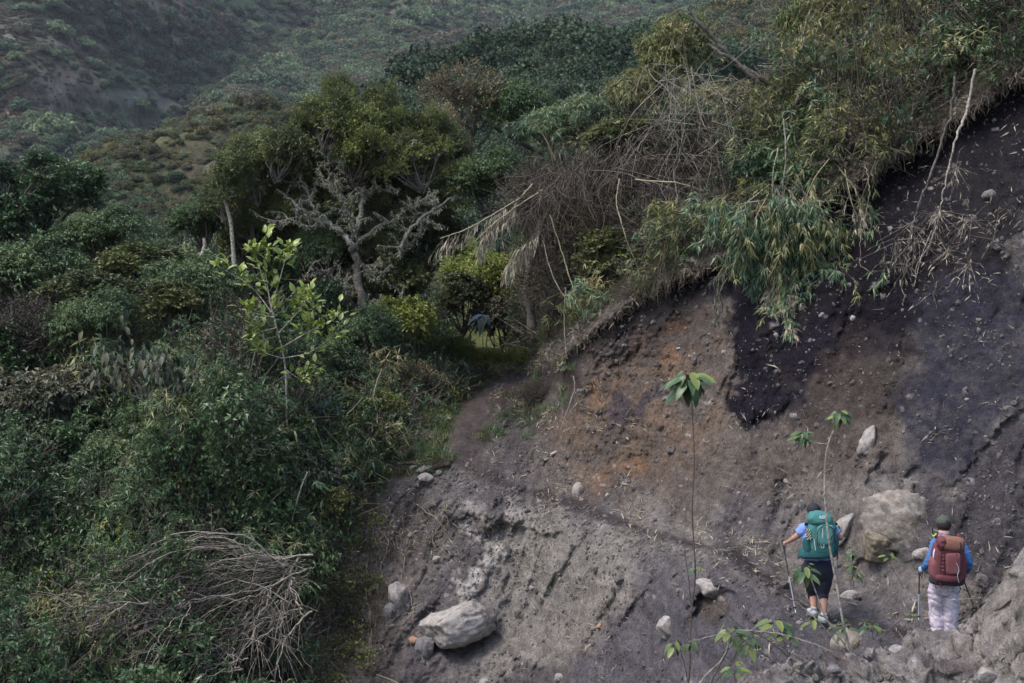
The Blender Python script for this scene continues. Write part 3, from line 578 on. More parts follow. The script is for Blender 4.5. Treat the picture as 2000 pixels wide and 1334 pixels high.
# real slope area per (x,z) cell is stretched where it lies flat, so points are thinned by nothing and heaped by height
TR = np.array(sorted(trail_pts, key=lambda t: t[1])); 
def left_ok(px, py, r):
    lim = np.interp(py, [600, 720, 760, 800, 850, 900, 960, 1000, 1080, 1200, 1400], [860, 905, 890, 850, 790, 745, 690, 655, 620, 585, 560]); return (px < lim + r.normal(0, 14, len(px))) & ((inpoly(px, py, [(40,1340),(90,1230),(230,1130),(330,1075),(460,1070),(570,1110),(600,1200),(560,1400)]) < 0) | (r.uniform(0, 1, len(px)) < .12)) & (py > crest_y(px) + 4)
HOL = [(1060,330),(1150,285),(1260,280),(1400,320),(1440,400),(1430,475),(1300,530),(1200,590),(1090,640),(1045,560),(1040,430)]
def top_ok(px, py, r, hol=True):
    e = np.interp(px, ex, ey); return (px > 1010) & ((inpoly(px, py, HOL) < 10) | (r.uniform(0, 1, len(px)) < .12) | (not hol)) & ((px < 1700) | (r.uniform(0, 1, len(px)) < .6)) & (py < e - 6 + r.normal(0, 5, len(px))) & (py > crest_y(px) + 4)
def heap(name, protos, n, box, ok, h, sc, seed, label, gate=None, hmap=None):
    P, px, py, r = slope_points(n, *box, ok, seed); m = fbm(P[:, 0] * .55 + seed, P[:, 2] * .55, P[:, 1] * .15, 3, seed)
    k = np.ones(len(P), bool) if gate is None else m > gate; P, px, py, m = P[k], px[k], py[k], m[k]
    hh = h * (.35 + .9 * np.clip(.5 + fbm(P[:, 0] * .9, P[:, 1] * .4, P[:, 2] * .9, 3, 777), 0, 1.4)) * (1 if hmap is None else hmap(px, py)); P[:, 2] += hh * r.uniform(0, 1, len(P)) ** .7; P[:, 1] -= .25 * hh * r.uniform(-.3, 1, len(P))
    return scatter(name, P, protos, sc * r.uniform(.6, 1.35, len(P)), seed=seed, label=label)
LB = (-17, -1.5, -7.5, 2.5); TB = (-1, 12, -1.5, 9)
edgefade = lambda px, py: np.clip((np.interp(py, [600, 720, 850, 960, 1080, 1300], [880, 890, 770, 690, 620, 570]) - px) / 130, .12, 1)
topfade = lambda px, py: np.clip((np.interp(px, ex, ey) - py) / 60, .4, 1)
heap('thicket_undergrowth', SP['dark'] + SP['mid'], 3900, LB, left_ok, 1.75, 1.15, 201, 'dense dark green undergrowth covering the slope left of the trail', hmap=edgefade)
heap('bamboo_undergrowth', SP['bamboo'] + SP['bamboo_y'], 1900, LB, left_ok, 1.7, 1.2, 202, 'low bamboo mixed through the undergrowth left of the trail', gate=-.05, hmap=edgefade)
heap('dry_undergrowth', SP['twig'], 1500, LB, left_ok, 1.8, 1.4, 203, 'dry brown twigs tangled in the undergrowth left of the trail', gate=-.35, hmap=edgefade)
heap('olive_undergrowth', SP['olive'] + SP['yellow'], 1000, LB, left_ok, 1.6, .9, 204, 'small yellowish leaves scattered in the undergrowth left of the trail', gate=.1, hmap=edgefade)
heap('bank_undergrowth', SP['mid'] + SP['dark'], 1500, TB, top_ok, 1.0, 1.0, 211, 'dark undergrowth on the ground above the landslide', gate=-.2, hmap=topfade)
heap('bank_bamboo_undergrowth', SP['bamboo'] + SP['bamboo_y'] + SP['bamboo_y'], 3600, TB, top_ok, 1.9, 1.1, 212, 'bamboo undergrowth on the ground above the landslide', gate=-.35, hmap=topfade)
heap('bank_dry_undergrowth', SP['twig'] , 1500, TB, lambda a, b, r: top_ok(a, b, r, False), 1.4, 1.5, 213, 'dry brown twigs and stems above the landslide', gate=-.5, hmap=topfade)
def grassy_ok(px, py, r):
    dd = np.full(px.shape, 1e9)
    for a, b in zip(trail_pts[9:-1], trail_pts[10:]):
        a = np.array(a, float); ab = np.array(b, float) - a; t = np.clip(((px - a[0]) * ab[0] + (py - a[1]) * ab[1]) / (ab @ ab), 0, 1); dd = np.minimum(dd, np.hypot(px - a[0] - t * ab[0], (py - a[1] - t * ab[1])))
    return (dd < 190) & (dd > 42 + 12 * r.normal(0, 1, len(px))) & (py < 960) & (py > 690) & (px > 600) & (px < 1120) & ((px < 940 + (py < 770) * 80 ) | (r.uniform(0, 1, len(px)) < .12)) & ((px < 950) | (py < 850) | (px + py < 1900 )) & (py < 1790 - px * .9) & (r.uniform(0, 1, len(px)) < np.clip((905 - py) / 110, .0, 1) * .8 + .2 * (py < 930)) & (fbm(px / 40, py / 25, 0, 3, 5) > -.25)
GR = []
for i in range(3):
    r = np.random.default_rng(300 + i); a = Acc(); n = 70; P = np.concatenate([r.normal(0, .07, (n, 2)), np.zeros((n, 1))], 1); D = norm(np.concatenate([r.normal(0, .45, (n, 2)), np.ones((n, 1))], 1)); tv, tf = LF['blade']
    a.inst(tv * [.5, 1, 1], tf, frames(D, rdir(r, n)) * r.uniform(.08, .24, n)[:, None, None], P, r.uniform(0, 1, n), 0); GR.append(a.mesh('grass_tuft_%d' % i, [M['lf_olive'] if i == 1 else M['lf_mid']]))
P, px, py, r = slope_points(60000, -6, 2, -4, 0, grassy_ok, 221); P = P[:1300]
scatter('grass', P, GR, r.uniform(.5, 1.3, len(P)), seed=221, rot=np.stack([P[:, 0] * 0, P[:, 0] * 0, r.uniform(0, 6, len(P))], 1), label='short grass and weeds along both sides of the trail')
P, px, py, r = slope_points(30000, -6, 2, -4, 0, grassy_ok, 222); P = P[:420]; P[:, 2] += .06
scatter('weeds', P, SP['yellow'] + SP['mid'] + SP['twig'] + SP['straw'], r.uniform(.25, .6, len(P)), seed=222, label='low yellow-green weeds beside the trail')

# ---- far scrub on the mountain and hills
FB = []
for i, mm in enumerate(('far_leaf', 'far_leaf', 'far_leaf2')):
    r = np.random.default_rng(400 + i); a = Acc(); n = 1500; u = rdir(r, n, -.2); P = u * (.72 + .28 * fbm(u[:, 0] * 2, u[:, 1] * 2, u[:, 2] * 2, 2, 400 + i))[:, None] * r.uniform(.8, 1.05, (n, 1)) * [1, 1, .75]
    tv = np.array([[-.5, 0, 0], [.5, 0, 0], [.35, 1, .15], [-.35, 1, .15]]); d = norm(u * .5 + rdir(r, n) + [0, 0, .3]); a.inst(tv, np.array([[0, 1, 2, 3]]), frames(d, norm(u + rdir(r, n) * .4)) * r.uniform(.05, .12, n)[:, None, None], P, np.clip(.5 + .5 * u[:, 2] * .2 + r.normal(0, .22, n), 0, 1))
    FB.append(a.mesh('far_bush_%d' % i, [M[mm]]))
NB = []
for i, mm in enumerate(('hill_leaf', 'hill_leaf', 'far_leaf', 'far_leaf2')):
    r = np.random.default_rng(430 + i); a = Acc(); n = 3000; u = rdir(r, n, -.3); P = u * (.72 + .34 * fbm(u[:, 0] * 2, u[:, 1] * 2, u[:, 2] * 2, 3, 430 + i))[:, None] * r.uniform(.7, 1.08, (n, 1)) * [1, 1, .8]
    d = norm(u * .5 + rdir(r, n) + [0, 0, .3]); a.inst(tv, np.array([[0, 1, 2, 3]]), frames(d, norm(u + rdir(r, n) * .5)) * r.uniform(.035, .085, n)[:, None, None], P, np.clip(.5 + r.normal(0, .25, n), 0, 1)); NB.append(a.mesh('near_bush_%d' % i, [M[mm]]))
NBW = NB[2].copy(); NBW.materials.clear(); NBW.materials.append(M['wood_leaf'])
def surf_scatter(name, Gd, n, s, protos, seed, label, dens, view=((-60, 2060), (-60, 760))):
    X_, Y_, Z_, px, py = Gd; r = np.random.default_rng(seed); h, wd = X_.shape; j = r.integers(0, h - 1, n); i = r.integers(0, wd - 1, n); u, v = r.uniform(0, 1, n), r.uniform(0, 1, n)
    g = lambda A: (A[j, i] * (1 - u) + A[j, i + 1] * u) * (1 - v) + (A[j + 1, i] * (1 - u) + A[j + 1, i + 1] * u) * v
    P = np.stack([g(X_), g(Y_), g(Z_)], 1); a, b = g(px), g(py); k = (a > view[0][0]) & (a < view[0][1]) & (b > view[1][0]) & (b < view[1][1]) & (r.uniform(0, 1, n) < dens(a, b, P)); P = P[k]
    sc = s * np.exp(r.normal(0, .38, len(P))) * (P[:, 1] / np.median(P[:, 1])) ** .5; P[:, 2] += .2 * sc
    return scatter(name, P, protos, sc, seed=seed, rot=np.stack([P[:, 0] * 0, P[:, 0] * 0, r.uniform(0, 6, len(P))], 1), label=label)
def md(a, b, P):
    d = np.full(a.shape, .95); wb = 25 * fbm(a / 60, b / 60, 0, 3, 4)
    d = np.where(inpoly(a + wb, b + wb, [(-400,-600),(420,-600),(440,30),(300,90),(330,110),(190,130),(210,200),(110,240),(100,290),(-400,320)]) > 0, .35, d)
    d = np.where(inpoly(a + wb * .5, b + wb * .5, [(780,-20),(810,30),(850,80),(875,130),(870,180),(800,175),(790,120),(765,90),(750,30)]) > 0, .2, d)
    return d * np.clip(.75 + .9 * fbm(P[:, 0] / 25, P[:, 2] / 18, 0, 3, 6), .15, 1)
surf_scatter('scrub_undergrowth', MT, 130000, 2.3, FB, 231, 'scrub covering the steep mountainside far behind', md)
def sp_(a, b, P): wb = 25 * fbm(a / 60, b / 60, 0, 3, 4); return np.where(inpoly(a + wb, b + wb, [(-400,-600),(420,-600),(440,30),(300,90),(330,110),(190,130),(210,200),(110,240),(100,290),(-400,320)]) > 0, .8, .05)
surf_scatter('dry_scrub', MT, 130000, .9, [FB[2]], 235, 'brown grass tufts and scrub on the rocky spur at the upper left', sp_)
surf_scatter('grass_scrub', H1, 30000, .55, NB, 232, 'low scrub on the rounded hill behind the trees', lambda a, b, P: np.clip(.55 + .9 * fbm(P[:, 0] / 8, P[:, 1] / 8, 0, 3, 6), .15, 1))
surf_scatter('wooded_undergrowth', H2, 16000, 1.0, [NBW], 233, 'dark trees covering the hillside behind the bamboo', lambda a, b, P: np.full(a.shape, .9))
surf_scatter('green_scrub', H3, 20000, 1.2, NB[1:], 234, 'green scrub on the hill seen through the gap in the bamboo', lambda a, b, P: np.full(a.shape, .8))
# ================================================================== TREES, SHRUBS, BAMBOO: things
def stem_mesh(name, top, r0, seed, n=1, lean=.1, m='bark', spread=.12):
    """stems from the ground (origin) to the crown centre"""
    r = np.random.default_rng(seed); a = Acc(); top = np.array(top, float)
    for i in range(n):
        b = np.array([r.normal(0, spread), r.normal(0, spread), -.15]) if n > 1 else np.array([0, 0, -.15]); e = top + r.normal(0, spread * 2.2, 3) * (n > 1)
        tube(a, [b, b * .6 + e * .4 + r.normal(0, lean, 3) * [1, 1, .2], b * .25 + e * .75 + r.normal(0, lean, 3) * [1, 1, .2], e], [r0, r0 * .75, r0 * .5], 7, 0, .5, .25, 5, seed + i)
    return a.mesh(name, [M[m]], True)
ROOT = {920: 1110, 850: 770, 950: 1090, 830: 765, 1015: 1120, 520: 560, 930: 900}
def plant(name, cat, label, px, py, Y, rx, ry, cr, group=None, part='crown', seed=None, stems=1, r0=.05, m='bark', rz=None):
    """a crown centred at the point seen at (px,py) at distance Y, rooted in the ground under it"""
    c = at(px, py, Y); gx_ = at(ROOT.get(px, px) if cat == 'tree' else px, py, Y).x; g = ground(gx_, c.y)
    if g.z > c.z - .25: g.z = c.z - .25
    ox = c.x - gx_
    s = seed or int(px * 7 + py); RX, RZ = 1.3 * rx / K * Y, 1.3 * ry / K * Y
    root = tag(empty(name, g), label, cat, group); top = (ox, 0, c.z - g.z)
    link('trunk' if cat in ('tree',) else 'stem', stem_mesh('stem', top, r0, s, stems, .06 * (c.z - g.z), m), root)
    o = link(part, CR[cr], root, (ox, 0, c.z - g.z)); o.scale = (RX, (RX + RZ) / 2, RZ); o.rotation_euler = (0, 0, rz if rz is not None else (s * 1.7) % 6.28); return root
PL = [ # name, category, label, px, py, Y, rx, ry, crown, part, stems
 # left: tall evergreens
 ('evergreen_tree','tree','tall dark evergreen tree whose rounded top is the highest point at the left edge',85,375,37,90,62,'broad_a','crown',1),
 ('evergreen_tree','tree','evergreen tree cut by the left edge below the tallest left crown',-10,420,36,95,85,'broad_a','crown',1),
 ('evergreen_tree','tree','spreading evergreen tree with drooping leaves right of the tallest left crown',205,465,35.5,85,50,'broad_b','crown',2),
 ('evergreen_tree','tree','dark bushy tree in front of the left evergreens, at mid height by the left edge',55,540,34.5,100,65,'broad_b','crown',2),
 ('evergreen_tree','tree','low olive tree between the left evergreens and the pale sapling',285,530,34.5,80,48,'broad_c','crown',2),
 ('shrub','shrub','bushy green shrub standing behind the white forked stump',395,435,35.5,60,42,'broad_b','foliage',2),
 ('shrub','shrub','round grey-green shrub just left of the pale sapling',385,565,33,80,55,'broad_b','foliage',3),
 ('shrub','shrub','fine-leaved grey shrub at the left edge below the dark bushy tree',110,640,32,120,75,'twigs','foliage',4),
 ('shrub','shrub','olive shrub left of the drooping big-leaf shrub',180,585,32.6,85,50,'broad_c','foliage',3),
 ('shrub','shrub','dark leafy shrub at the left edge at half height',10,720,31,110,75,'broad_a','foliage',3),
 ('shrub','shrub','dark shrub with hanging leaves below the fine-leaved grey shrub',120,780,30.2,105,80,'grey','foliage',3),
 ('shrub','shrub','dark green shrub hanging below the big-leaf shrub',430,800,30,100,70,'broad_b','foliage',3),
 ('shrub','shrub','blue-green leafy shrub under the drooping big-leaf shrub',320,840,29.4,85,60,'broad_b','foliage',3),
 ('shrub','shrub','grey-green shrub with long leaves low in the middle of the left thicket',230,900,28.8,80,50,'broad_b','foliage',3),
 ('shrub','shrub','dark green shrub at the left edge in the lower third',30,900,29,100,80,'broad_a','foliage',3),
 ('shrub','shrub','bushy green shrub by the left edge above the dead branches',60,1040,27.8,100,80,'broad_b','foliage',3),
 ('shrub','shrub','dark shrub in the bottom left corner',-10,1230,26,60,70,'broad_a','foliage',3),
 ('shrub','shrub','tall dark shrub rising above the drooping big-leaf shrub on its left',190,640,31,80,60,'broad_b','foliage',3),
 ('shrub','shrub','leafy shrub joining the left evergreens to the pale sapling',330,600,31.5,70,45,'broad_c','foliage',3),
 ('shrub','shrub','dark leafy shrub left of the upper fallen branches',185,1060,27.4,85,55,'broad_a','foliage',3),
 ('shrub','shrub','olive shrub beside the rooty bank right of the palmate leaves',650,985,28.2,50,40,'broad_c','foliage',3),
 ('shrub','shrub','dark shrub hanging over the bank above the roots',600,940,28.6,75,60,'grey','foliage',3),
 ('shrub','shrub','leafy shrub below the pale sapling and right of its stems',610,720,31.5,80,60,'broad_b','foliage',3),
 ('shrub','shrub','dark shrub behind the lowest leaves of the pale sapling',520,690,32.4,90,75,'broad_a','foliage',3),
 ('shrub','shrub','green weedy shrub left of the trail half way up',720,800,31.2,70,45,'yellow','foliage',3),
 ('shrub','shrub','brownish weedy shrub on the left side of the trail',800,745,33,60,38,'thin_brown','foliage',3),
 ('shrub','shrub','green shrub at the left foot of the mossy tree trunk',640,640,33.2,60,80,'broad_a','foliage',3),
 ('shrub','shrub','leafy green shrub right of the mossy tree trunk',800,640,34.5,70,70,'yellow','foliage',3),
 ('shrub','shrub','dark olive shrub behind the mossy trunk on the right',760,560,35.5,80,70,'broad_c','foliage',3),
 # crowns around the mossy tree
 ('tree','tree','brown-tinged tree with thin leaves, tallest crown right of the mossy tree',920,200,38,75,70,'thin_brown','crown',2),
 ('tree','tree','small tree with hanging brownish leaves between the mossy tree and the brown-tinged one',850,270,37.2,60,60,'thin_brown','crown',1),
 ('tree','tree','leafy green tree with glossy long leaves behind the bent dry canes',950,355,35,75,50,'broad_b','crown',2),
 ('tree','tree','dark tree filling the shade behind the mossy limbs',650,520,37,110,90,'broad_a','crown',2),
 ('tree','tree','dark tree behind the left limbs of the mossy tree',520,470,37.5,90,85,'broad_c','crown',2),
 ('tree','tree','dark tree over the trail right of the mossy trunk',830,470,37.5,70,60,'broad_c','crown',2),
 ('tree','tree','small olive tree at the left end of the mossy crown',450,385,36.5,52,48,'small_b','crown',2),
 ('tree','tree','leafy tree filling the gap left of the mossy limbs',500,440,36,60,50,'broad_c','crown',2),
 ('tree','tree','olive tree behind the left limbs, just under the highest crown',590,390,36.8,70,50,'small_a','crown',2),
 ('tree','tree','green tree between the mossy crown and the brown-tinged tree',800,360,37,75,60,'broad_c','crown',2),
 ('shrub','shrub','leafy shrub hiding the lower trunk of the mossy tree',712,665,32.8,52,55,'broad_b','foliage',3),
 ('shrub','shrub','low dark shrub left of the mossy trunk foot',655,705,32,55,40,'broad_a','foliage',3),
 ('tree','tree','green foliage tree close behind the left limbs of the mossy tree',630,490,35.2,55,50,'broad_b','crown',2),
 ('tree','tree','green foliage tree close behind the right limbs of the mossy tree',765,505,35.2,60,50,'broad_c','crown',2),
 ('tree','tree','dark tree far behind the mossy crown on the left',560,430,40,120,75,'broad_b','crown',2),
 ('tree','tree','dark tree far behind the mossy crown on the right',745,440,40,120,80,'broad_c','crown',2),
 ('tree','tree','shady tree behind the mossy trunk foot',690,600,38,90,70,'broad_b','crown',2),
 ('tree','tree','bright green small tree right of the brown-tinged tree',1015,215,37.5,60,50,'broad_b','crown',2),
 # beyond the trail
 ('shrub','shrub','pale yellow-green bush lit beyond the end of the trail',930,545,52,70,65,'yellow','foliage',3),
 ('shrub','shrub','second yellow-green bush beyond the trail, higher and further left',900,500,56,45,42,'yellow','foliage',3),
 ('shrub','shrub','dark bush with grey leaves right above the end of the trail',985,620,43,50,45,'grey','foliage',3),
 ('shrub','shrub','low yellow-green bush at the very end of the trail',950,700,38.5,55,24,'yellow','foliage',3),
 ('shrub','shrub','yellow weed clump at the right side of the trail end',1015,700,38,32,24,'yellow','foliage',3),
 ('shrub','shrub','tall yellow-green bush filling the light gap over the trail',960,560,44,62,70,'yellow','foliage',3),
 ('shrub','shrub','light green bush in the gap under the hanging straw',905,590,43,48,50,'broad_c','foliage',3),
 ('shrub','shrub','yellow-green bush on the left side where the trail disappears',880,690,38,50,40,'yellow','foliage',3),
 # bank above the landslide
 ('bamboo_clump','bamboo','bluish bamboo clump in the upper right beside the fallen limb',1640,200,29,95,80,'blue','foliage',5),
 ('bamboo_clump','bamboo','tall yellow-green bamboo clump rising out of the frame right of the fallen limb',1630,60,30,90,95,'bamboo_b','foliage',5),
 ('bamboo_clump','bamboo','green bamboo clump below the bluish one',1600,290,28.6,85,60,'bamboo_a','foliage',5),
 ('bamboo_clump','bamboo','light bamboo clump left of the fallen limb, against the far hill',1330,110,33,75,75,'bamboo_b','foliage',5),
 ('bamboo_clump','bamboo','yellow-green bamboo clump crossed by the fallen limb',1420,215,31.5,75,50,'bamboo_b','foliage',5),
 ('bamboo_clump','bamboo','pale arching bamboo clump at the left end of the bank above the dead roots',1170,230,34,75,45,'bamboo_a','foliage',5),
 ('bamboo_clump','bamboo','bamboo clump between the arching one and the hill gap',1250,190,33.5,65,50,'bamboo_b','foliage',5),
 ('bamboo_clump','bamboo','green bamboo clump low behind the bent dry canes',1080,250,35,65,45,'bamboo_a','foliage',5),
 ('bamboo_clump','bamboo','shaded bamboo clump in the top right corner',1900,60,28,110,90,'bamboo_a','foliage',6),
 ('bamboo_clump','bamboo','shaded bamboo clump left of the top right corner',1770,110,28.6,95,90,'bamboo_b','foliage',6),
 ('bamboo_clump','bamboo','dark bamboo clump on the turf edge left of the hanging dead stems',1710,240,27.4,70,60,'bamboo_a','foliage',5),
 ('bamboo_clump','bamboo','bamboo clump behind the bamboo that hangs over the cut',1520,330,28,80,55,'bamboo_a','foliage',5),
 ('shrub','shrub','dry brown tangled shrub left of the bluish bamboo',1480,270,30,80,75,'twigs','foliage',4),
 ('shrub','shrub','green tangled shrub under the fallen limb',1390,255,31,80,65,'bamboo_a','foliage',4),
 ('shrub','shrub','leafy bamboo-like shrub above the dark root curtain',1240,280,32.5,105,45,'bamboo_b','foliage',4),
 ('shrub','shrub','dark twiggy shrub in the shade right of the root curtain',1330,430,30,90,80,'twigs','foliage',4),
 ('shrub','shrub','dark green shrub low in the shade behind the dry canes',1240,500,31,90,60,'broad_c','foliage',3),
 ('shrub','shrub','dark twiggy shrub on the bank right of the trail opening',1090,560,32.5,60,75,'twigs','foliage',4),
 ('shrub','shrub','brown twiggy shrub left part of the root curtain',1080,400,33,80,80,'twigs','foliage',4),
 ('shrub','shrub','small grey twiggy weed clump on the right edge of the trail',1045,770,31.8,26,28,'twigs','foliage',3),
]
for q in PL: plant(q[0], q[1], q[2], *q[3:9], q[8], 'trees and shrubs around the landslide', q[9], stems=q[10]) if False else plant(q[0], q[1], q[2], q[3], q[4], q[5], q[6], q[7], q[8], 'bamboo clumps on the bank' if q[1] == 'bamboo' else ('trees around the trail' if q[1] == 'tree' else 'shrubs around the trail'), q[9], stems=q[10], r0=.02 if q[1] != 'tree' else .07, m='cane' if q[1] == 'bamboo' else 'bark')

# ---- the mossy tree
def W(pts, Y): return [np.array(at(p[0], p[1], Y + (p[2] if len(p) > 2 else 0))) for p in pts]
Ym = 34.3
g = hit(705, 735); g = Vector((at(705, 735, Ym).x, Ym, ground(at(705, 735, Ym).x, Ym).z))
mt = tag(empty('mossy_tree', g), 'old tree with pale lichen on twisted limbs, left of the trail', 'tree'); org = np.array(g)
limbs = [([(706,745),(700,680),(708,600),(698,530),(690,480)], .16, .12), ([(690,480),(655,445),(610,425),(585,405),(540,370,.5)], .09, .03), ([(692,470),(690,440),(672,405),(655,350),(640,290)], .10, .03),
 ([(693,460),(705,400),(712,340),(730,280)], .09, .03), ([(694,480),(745,440),(790,425),(830,430),(870,445)], .075, .02), ([(780,500),(800,450),(850,405),(905,370,.6)], .07, .02), ([(700,520),(750,515),(800,480),(830,440)], .07, .03),
 ([(640,432),(612,405),(600,370),(575,330)], .05, .02), ([(675,410),(700,380),(735,370),(780,370)], .05, .02), ([(665,385),(640,360),(620,330)], .045, .015), ([(655,350),(680,310),(700,260)], .04, .015),
 ([(695,540),(660,560),(640,600)], .05, .015), ([(700,510),(730,540),(770,560),(800,600)], .05, .015), ([(640,432),(600,440),(560,430),(520,440)], .045, .012), ([(705,640),(690,600),(650,540),(620,530),(585,545)], .05, .012),
 ([(700,600),(735,600),(760,640)], .04, .012), ([(770,430),(800,400),(850,395)], .035, .01), ([(712,345),(750,310),(790,290)], .04, .012)]
ps = []
rl = np.random.default_rng(55)
for i, (pts, r1, r2) in enumerate(limbs):
    a = Acc(); P = catmull(np.array(W([(p[0], p[1], (p[2] if len(p) > 2 else 0) + (rl.normal(0, .12) if 0 < k < len(pts) - 1 else 0)) for k, p in enumerate(pts)], Ym)) - org, 7); P[1:-1] += rl.normal(0, .025, P[1:-1].shape); tube(a, P, [r1 * .72, r2 * .8], 8, 0, .5, .3, 0, i); ps.append((P, r1, r2))
    link('trunk' if i == 0 else 'limb', a.mesh('limb', [M['bark_pale'] if 2 > i > 0 or i % 2 else M['bark']], True), mt)
# side twigs with lichen
a = Acc(); tw = Acc()
for P, r1, r2 in ps[1:]:
    for q in range(9):
        k = rl.integers(3, len(P) - 1); d = rdir(rl, 1, -.1)[0] * rl.uniform(.25, .7) * [1, .6, 1]; Q = catmull([P[k], P[k] + d * .5 + rl.normal(0, .05, 3), P[k] + d], 4); tube(tw, Q, [.018, .005], 4, 0, .5)
        n = 40; base = Q[rl.integers(1, len(Q), n)] + rl.normal(0, .015, (n, 3)); tv, tf = LF['blade']; a.inst(tv, tf, frames(norm(rdir(rl, n) + [0, 0, -.9]), rdir(rl, n)) * rl.uniform(.05, .14, n)[:, None, None], base, rl.uniform(.2, 1, n))
    n = 260 if r1 > .05 else 170; kk = rl.integers(0, len(P), n); base = P[kk] + rdir(rl, n) * r1 * .8; a.inst(LF['blade'][0] * [1.6, 1, 1], LF['blade'][1], frames(norm(rdir(rl, n) + [0, 0, -1.1]), rdir(rl, n)) * rl.uniform(.04, .13, n)[:, None, None], base, rl.uniform(.2, 1, n))
link('twigs', tw.mesh('mossy_twigs', [M['bark_pale']], True), mt)['kind'] = 'stuff'; link('lichen', a.mesh('lichen', [M['moss']]), mt)['kind'] = 'stuff'
for i, (px, py, rx, ry, dY) in enumerate([(650,235,68,62,0),(745,225,50,48,.8),(560,300,70,55,-.3),(490,350,70,52,.2),(700,310,95,52,.2),(810,330,80,50,.3),(600,350,80,40,.5),(440,395,50,40,.3),(790,260,55,45,.8),(860,380,60,35,1),(520,400,55,30,1.1),(700,255,50,45,1.5),(610,290,60,50,1.2),(750,370,70,40,1.6),(450,330,40,40,1.4),(660,190,36,34,.2),(570,385,60,36,1.4),(860,300,50,45,1.2),(600,255,42,38,.5),(530,330,48,40,.9),(680,350,60,34,1.3),(470,300,36,30,.7),(780,300,44,40,.3),(840,260,40,40,1.0),(545,415,46,34,.7),(610,455,40,30,.9),(735,405,44,34,.8),(830,415,46,36,.9),(680,440,36,28,1.0),(760,455,40,30,1.1),(480,440,40,34,.6)]):
    Y = Ym + dY; o = link('crown', CR['small_a' if i % 2 else 'small_b'], mt, np.array(at(px, py, Y)) - org); o.scale = (1.3 * rx / K * Y, (rx + ry) / 2 / K * Y, 1.45 * ry / K * Y); o.rotation_euler = (.3 * math.sin(i), .3 * math.cos(i * 2), i * 1.3)

# ---- generic parts made leaf by leaf
def leaf_mesh(name, L, w, m, seg=5, droop=.35, fold=.18, seed=0, tint=.5):
    """one broad leaf along +y with a midrib fold, wavy margin and a little thickness"""
    r = np.random.default_rng(seed); t = np.linspace(0, 1, seg + 1); wd = np.sin(np.pi * np.clip(t, 0, 1) ** .8) ** .8 * w * .5 * L; wd[0] = wd[-1] = .004 * L
    z = -droop * L * t ** 2; v = []
    for i in range(seg + 1):
        k = 1 + r.normal(0, .06); v += [(-wd[i] * k, t[i] * L, z[i] + fold * wd[i] * k), (0, t[i] * L, z[i]), (wd[i] * k, t[i] * L, z[i] + fold * wd[i] * k)]
    v = np.array(v); n = len(v); v2 = v - [0, 0, .0012]; f = []
    for i in range(seg):
        for j in (0, 1): b = i * 3 + j; f.append((b, b + 1, b + 4, b + 3)); f.append((b + n, b + 3 + n, b + 4 + n, b + 1 + n))
    a = Acc(); a.add(np.vstack([v, v2]), f, 0, np.clip(tint + np.tile([.12, -.1, .12] * (seg + 1), 2), 0, 1)); return a.mesh(name, [m], True)
def orient(o, pos, d, up=(0, 0, 1), s=1.):
    m = frames(np.array([d], float), np.array([up], float))[0]; o.matrix_local = Matrix.Translation(Vector(pos)) @ Matrix(m.tolist()).to_4x4() @ Matrix.Diagonal((s, s, s, 1))
# pale sapling: every leaf a part
BL = [leaf_mesh('sapling_leaf_%d' % i, .17, .5, M['lf_bright'], 3, .1 + .15 * i, seed=i, tint=.3 + .15 * i) for i in range(4)]
Ys = 28.3; base = at(560, 760, Ys); base.z = ground(base.x, base.y).z; sp = tag(empty('pale_sapling', base), 'sapling with bright pale yellow-green leaves standing out against the dark thicket', 'sapling'); org = np.array(base)
br = [[(560,790),(555,700),(530,600),(518,520),(520,455)],[(530,600),(548,540),(560,500),(572,478)],[(530,610),(500,570),(470,545),(425,520)],[(545,650),(590,600),(606,570)],[(548,680),(600,650),(650,625),(660,605)],[(550,700),(600,690),(640,665),(662,640)],[(535,620),(490,610),(480,600)],
 [(555,720),(590,740),(620,715)],[(520,560),(500,500),(505,480)],[(540,640),(500,650),(490,645)],[(590,655),(612,640),(608,575)],[(552,700),(520,690),(500,680)]]
a = Acc(); bps = []
for i, pts in enumerate(br):
    P = catmull(np.array(W([(p[0], p[1], rl.normal(0, .12) * (k > 0)) for k, p in enumerate(pts)], Ys)) - org, 6)
    if i == 0: P = np.vstack([[0, 0, -.1], P])
    tube(a, P, [.028 if i == 0 else .014, .005], 6, 0, .5, .2, 0, i); bps.append(P)
link('stem', a.mesh('sapling_stem', [M['bark_pale']], True), sp); nl = 0
for bi, P in enumerate(bps):
    cnt = 40 if bi == 0 else 22
    for q in range(cnt):
        k = int((.25 if bi else .45) * len(P) + rl.uniform(0, 1) * (1 - (.25 if bi else .45)) * (len(P) - 1)); k = min(k, len(P) - 1); T = P[min(k + 1, len(P) - 1)] - P[max(k - 1, 0)]; lat = rdir(rl, 1, -.4)[0]; side = lat * rl.uniform(0, .28)
        o = link('leaf', BL[nl % 4], sp); orient(o, P[k] + side, norm(norm(T) * .55 + lat + [0, 0, .35]), norm(np.array([0, -.35, 1.]) + rl.normal(0, .3, 3)), rl.uniform(.8, 1.35)); nl += 1
        if nl >= 290: break
r = np.random.default_rng(77); P = np.concatenate([b[len(b) // 3:] for b in bps]); k = r.integers(0, len(P), 90); ex2 = Acc(); sprays(ex2, r, P[k], rdir(r, 90, -.2), .26, 6, 'oval', .13, ang=.8, tw=.003)
link('foliage', ex2.mesh('extra_leaves', [M['lf_bright'], M['bark_pale']]), sp)['kind'] = 'stuff'
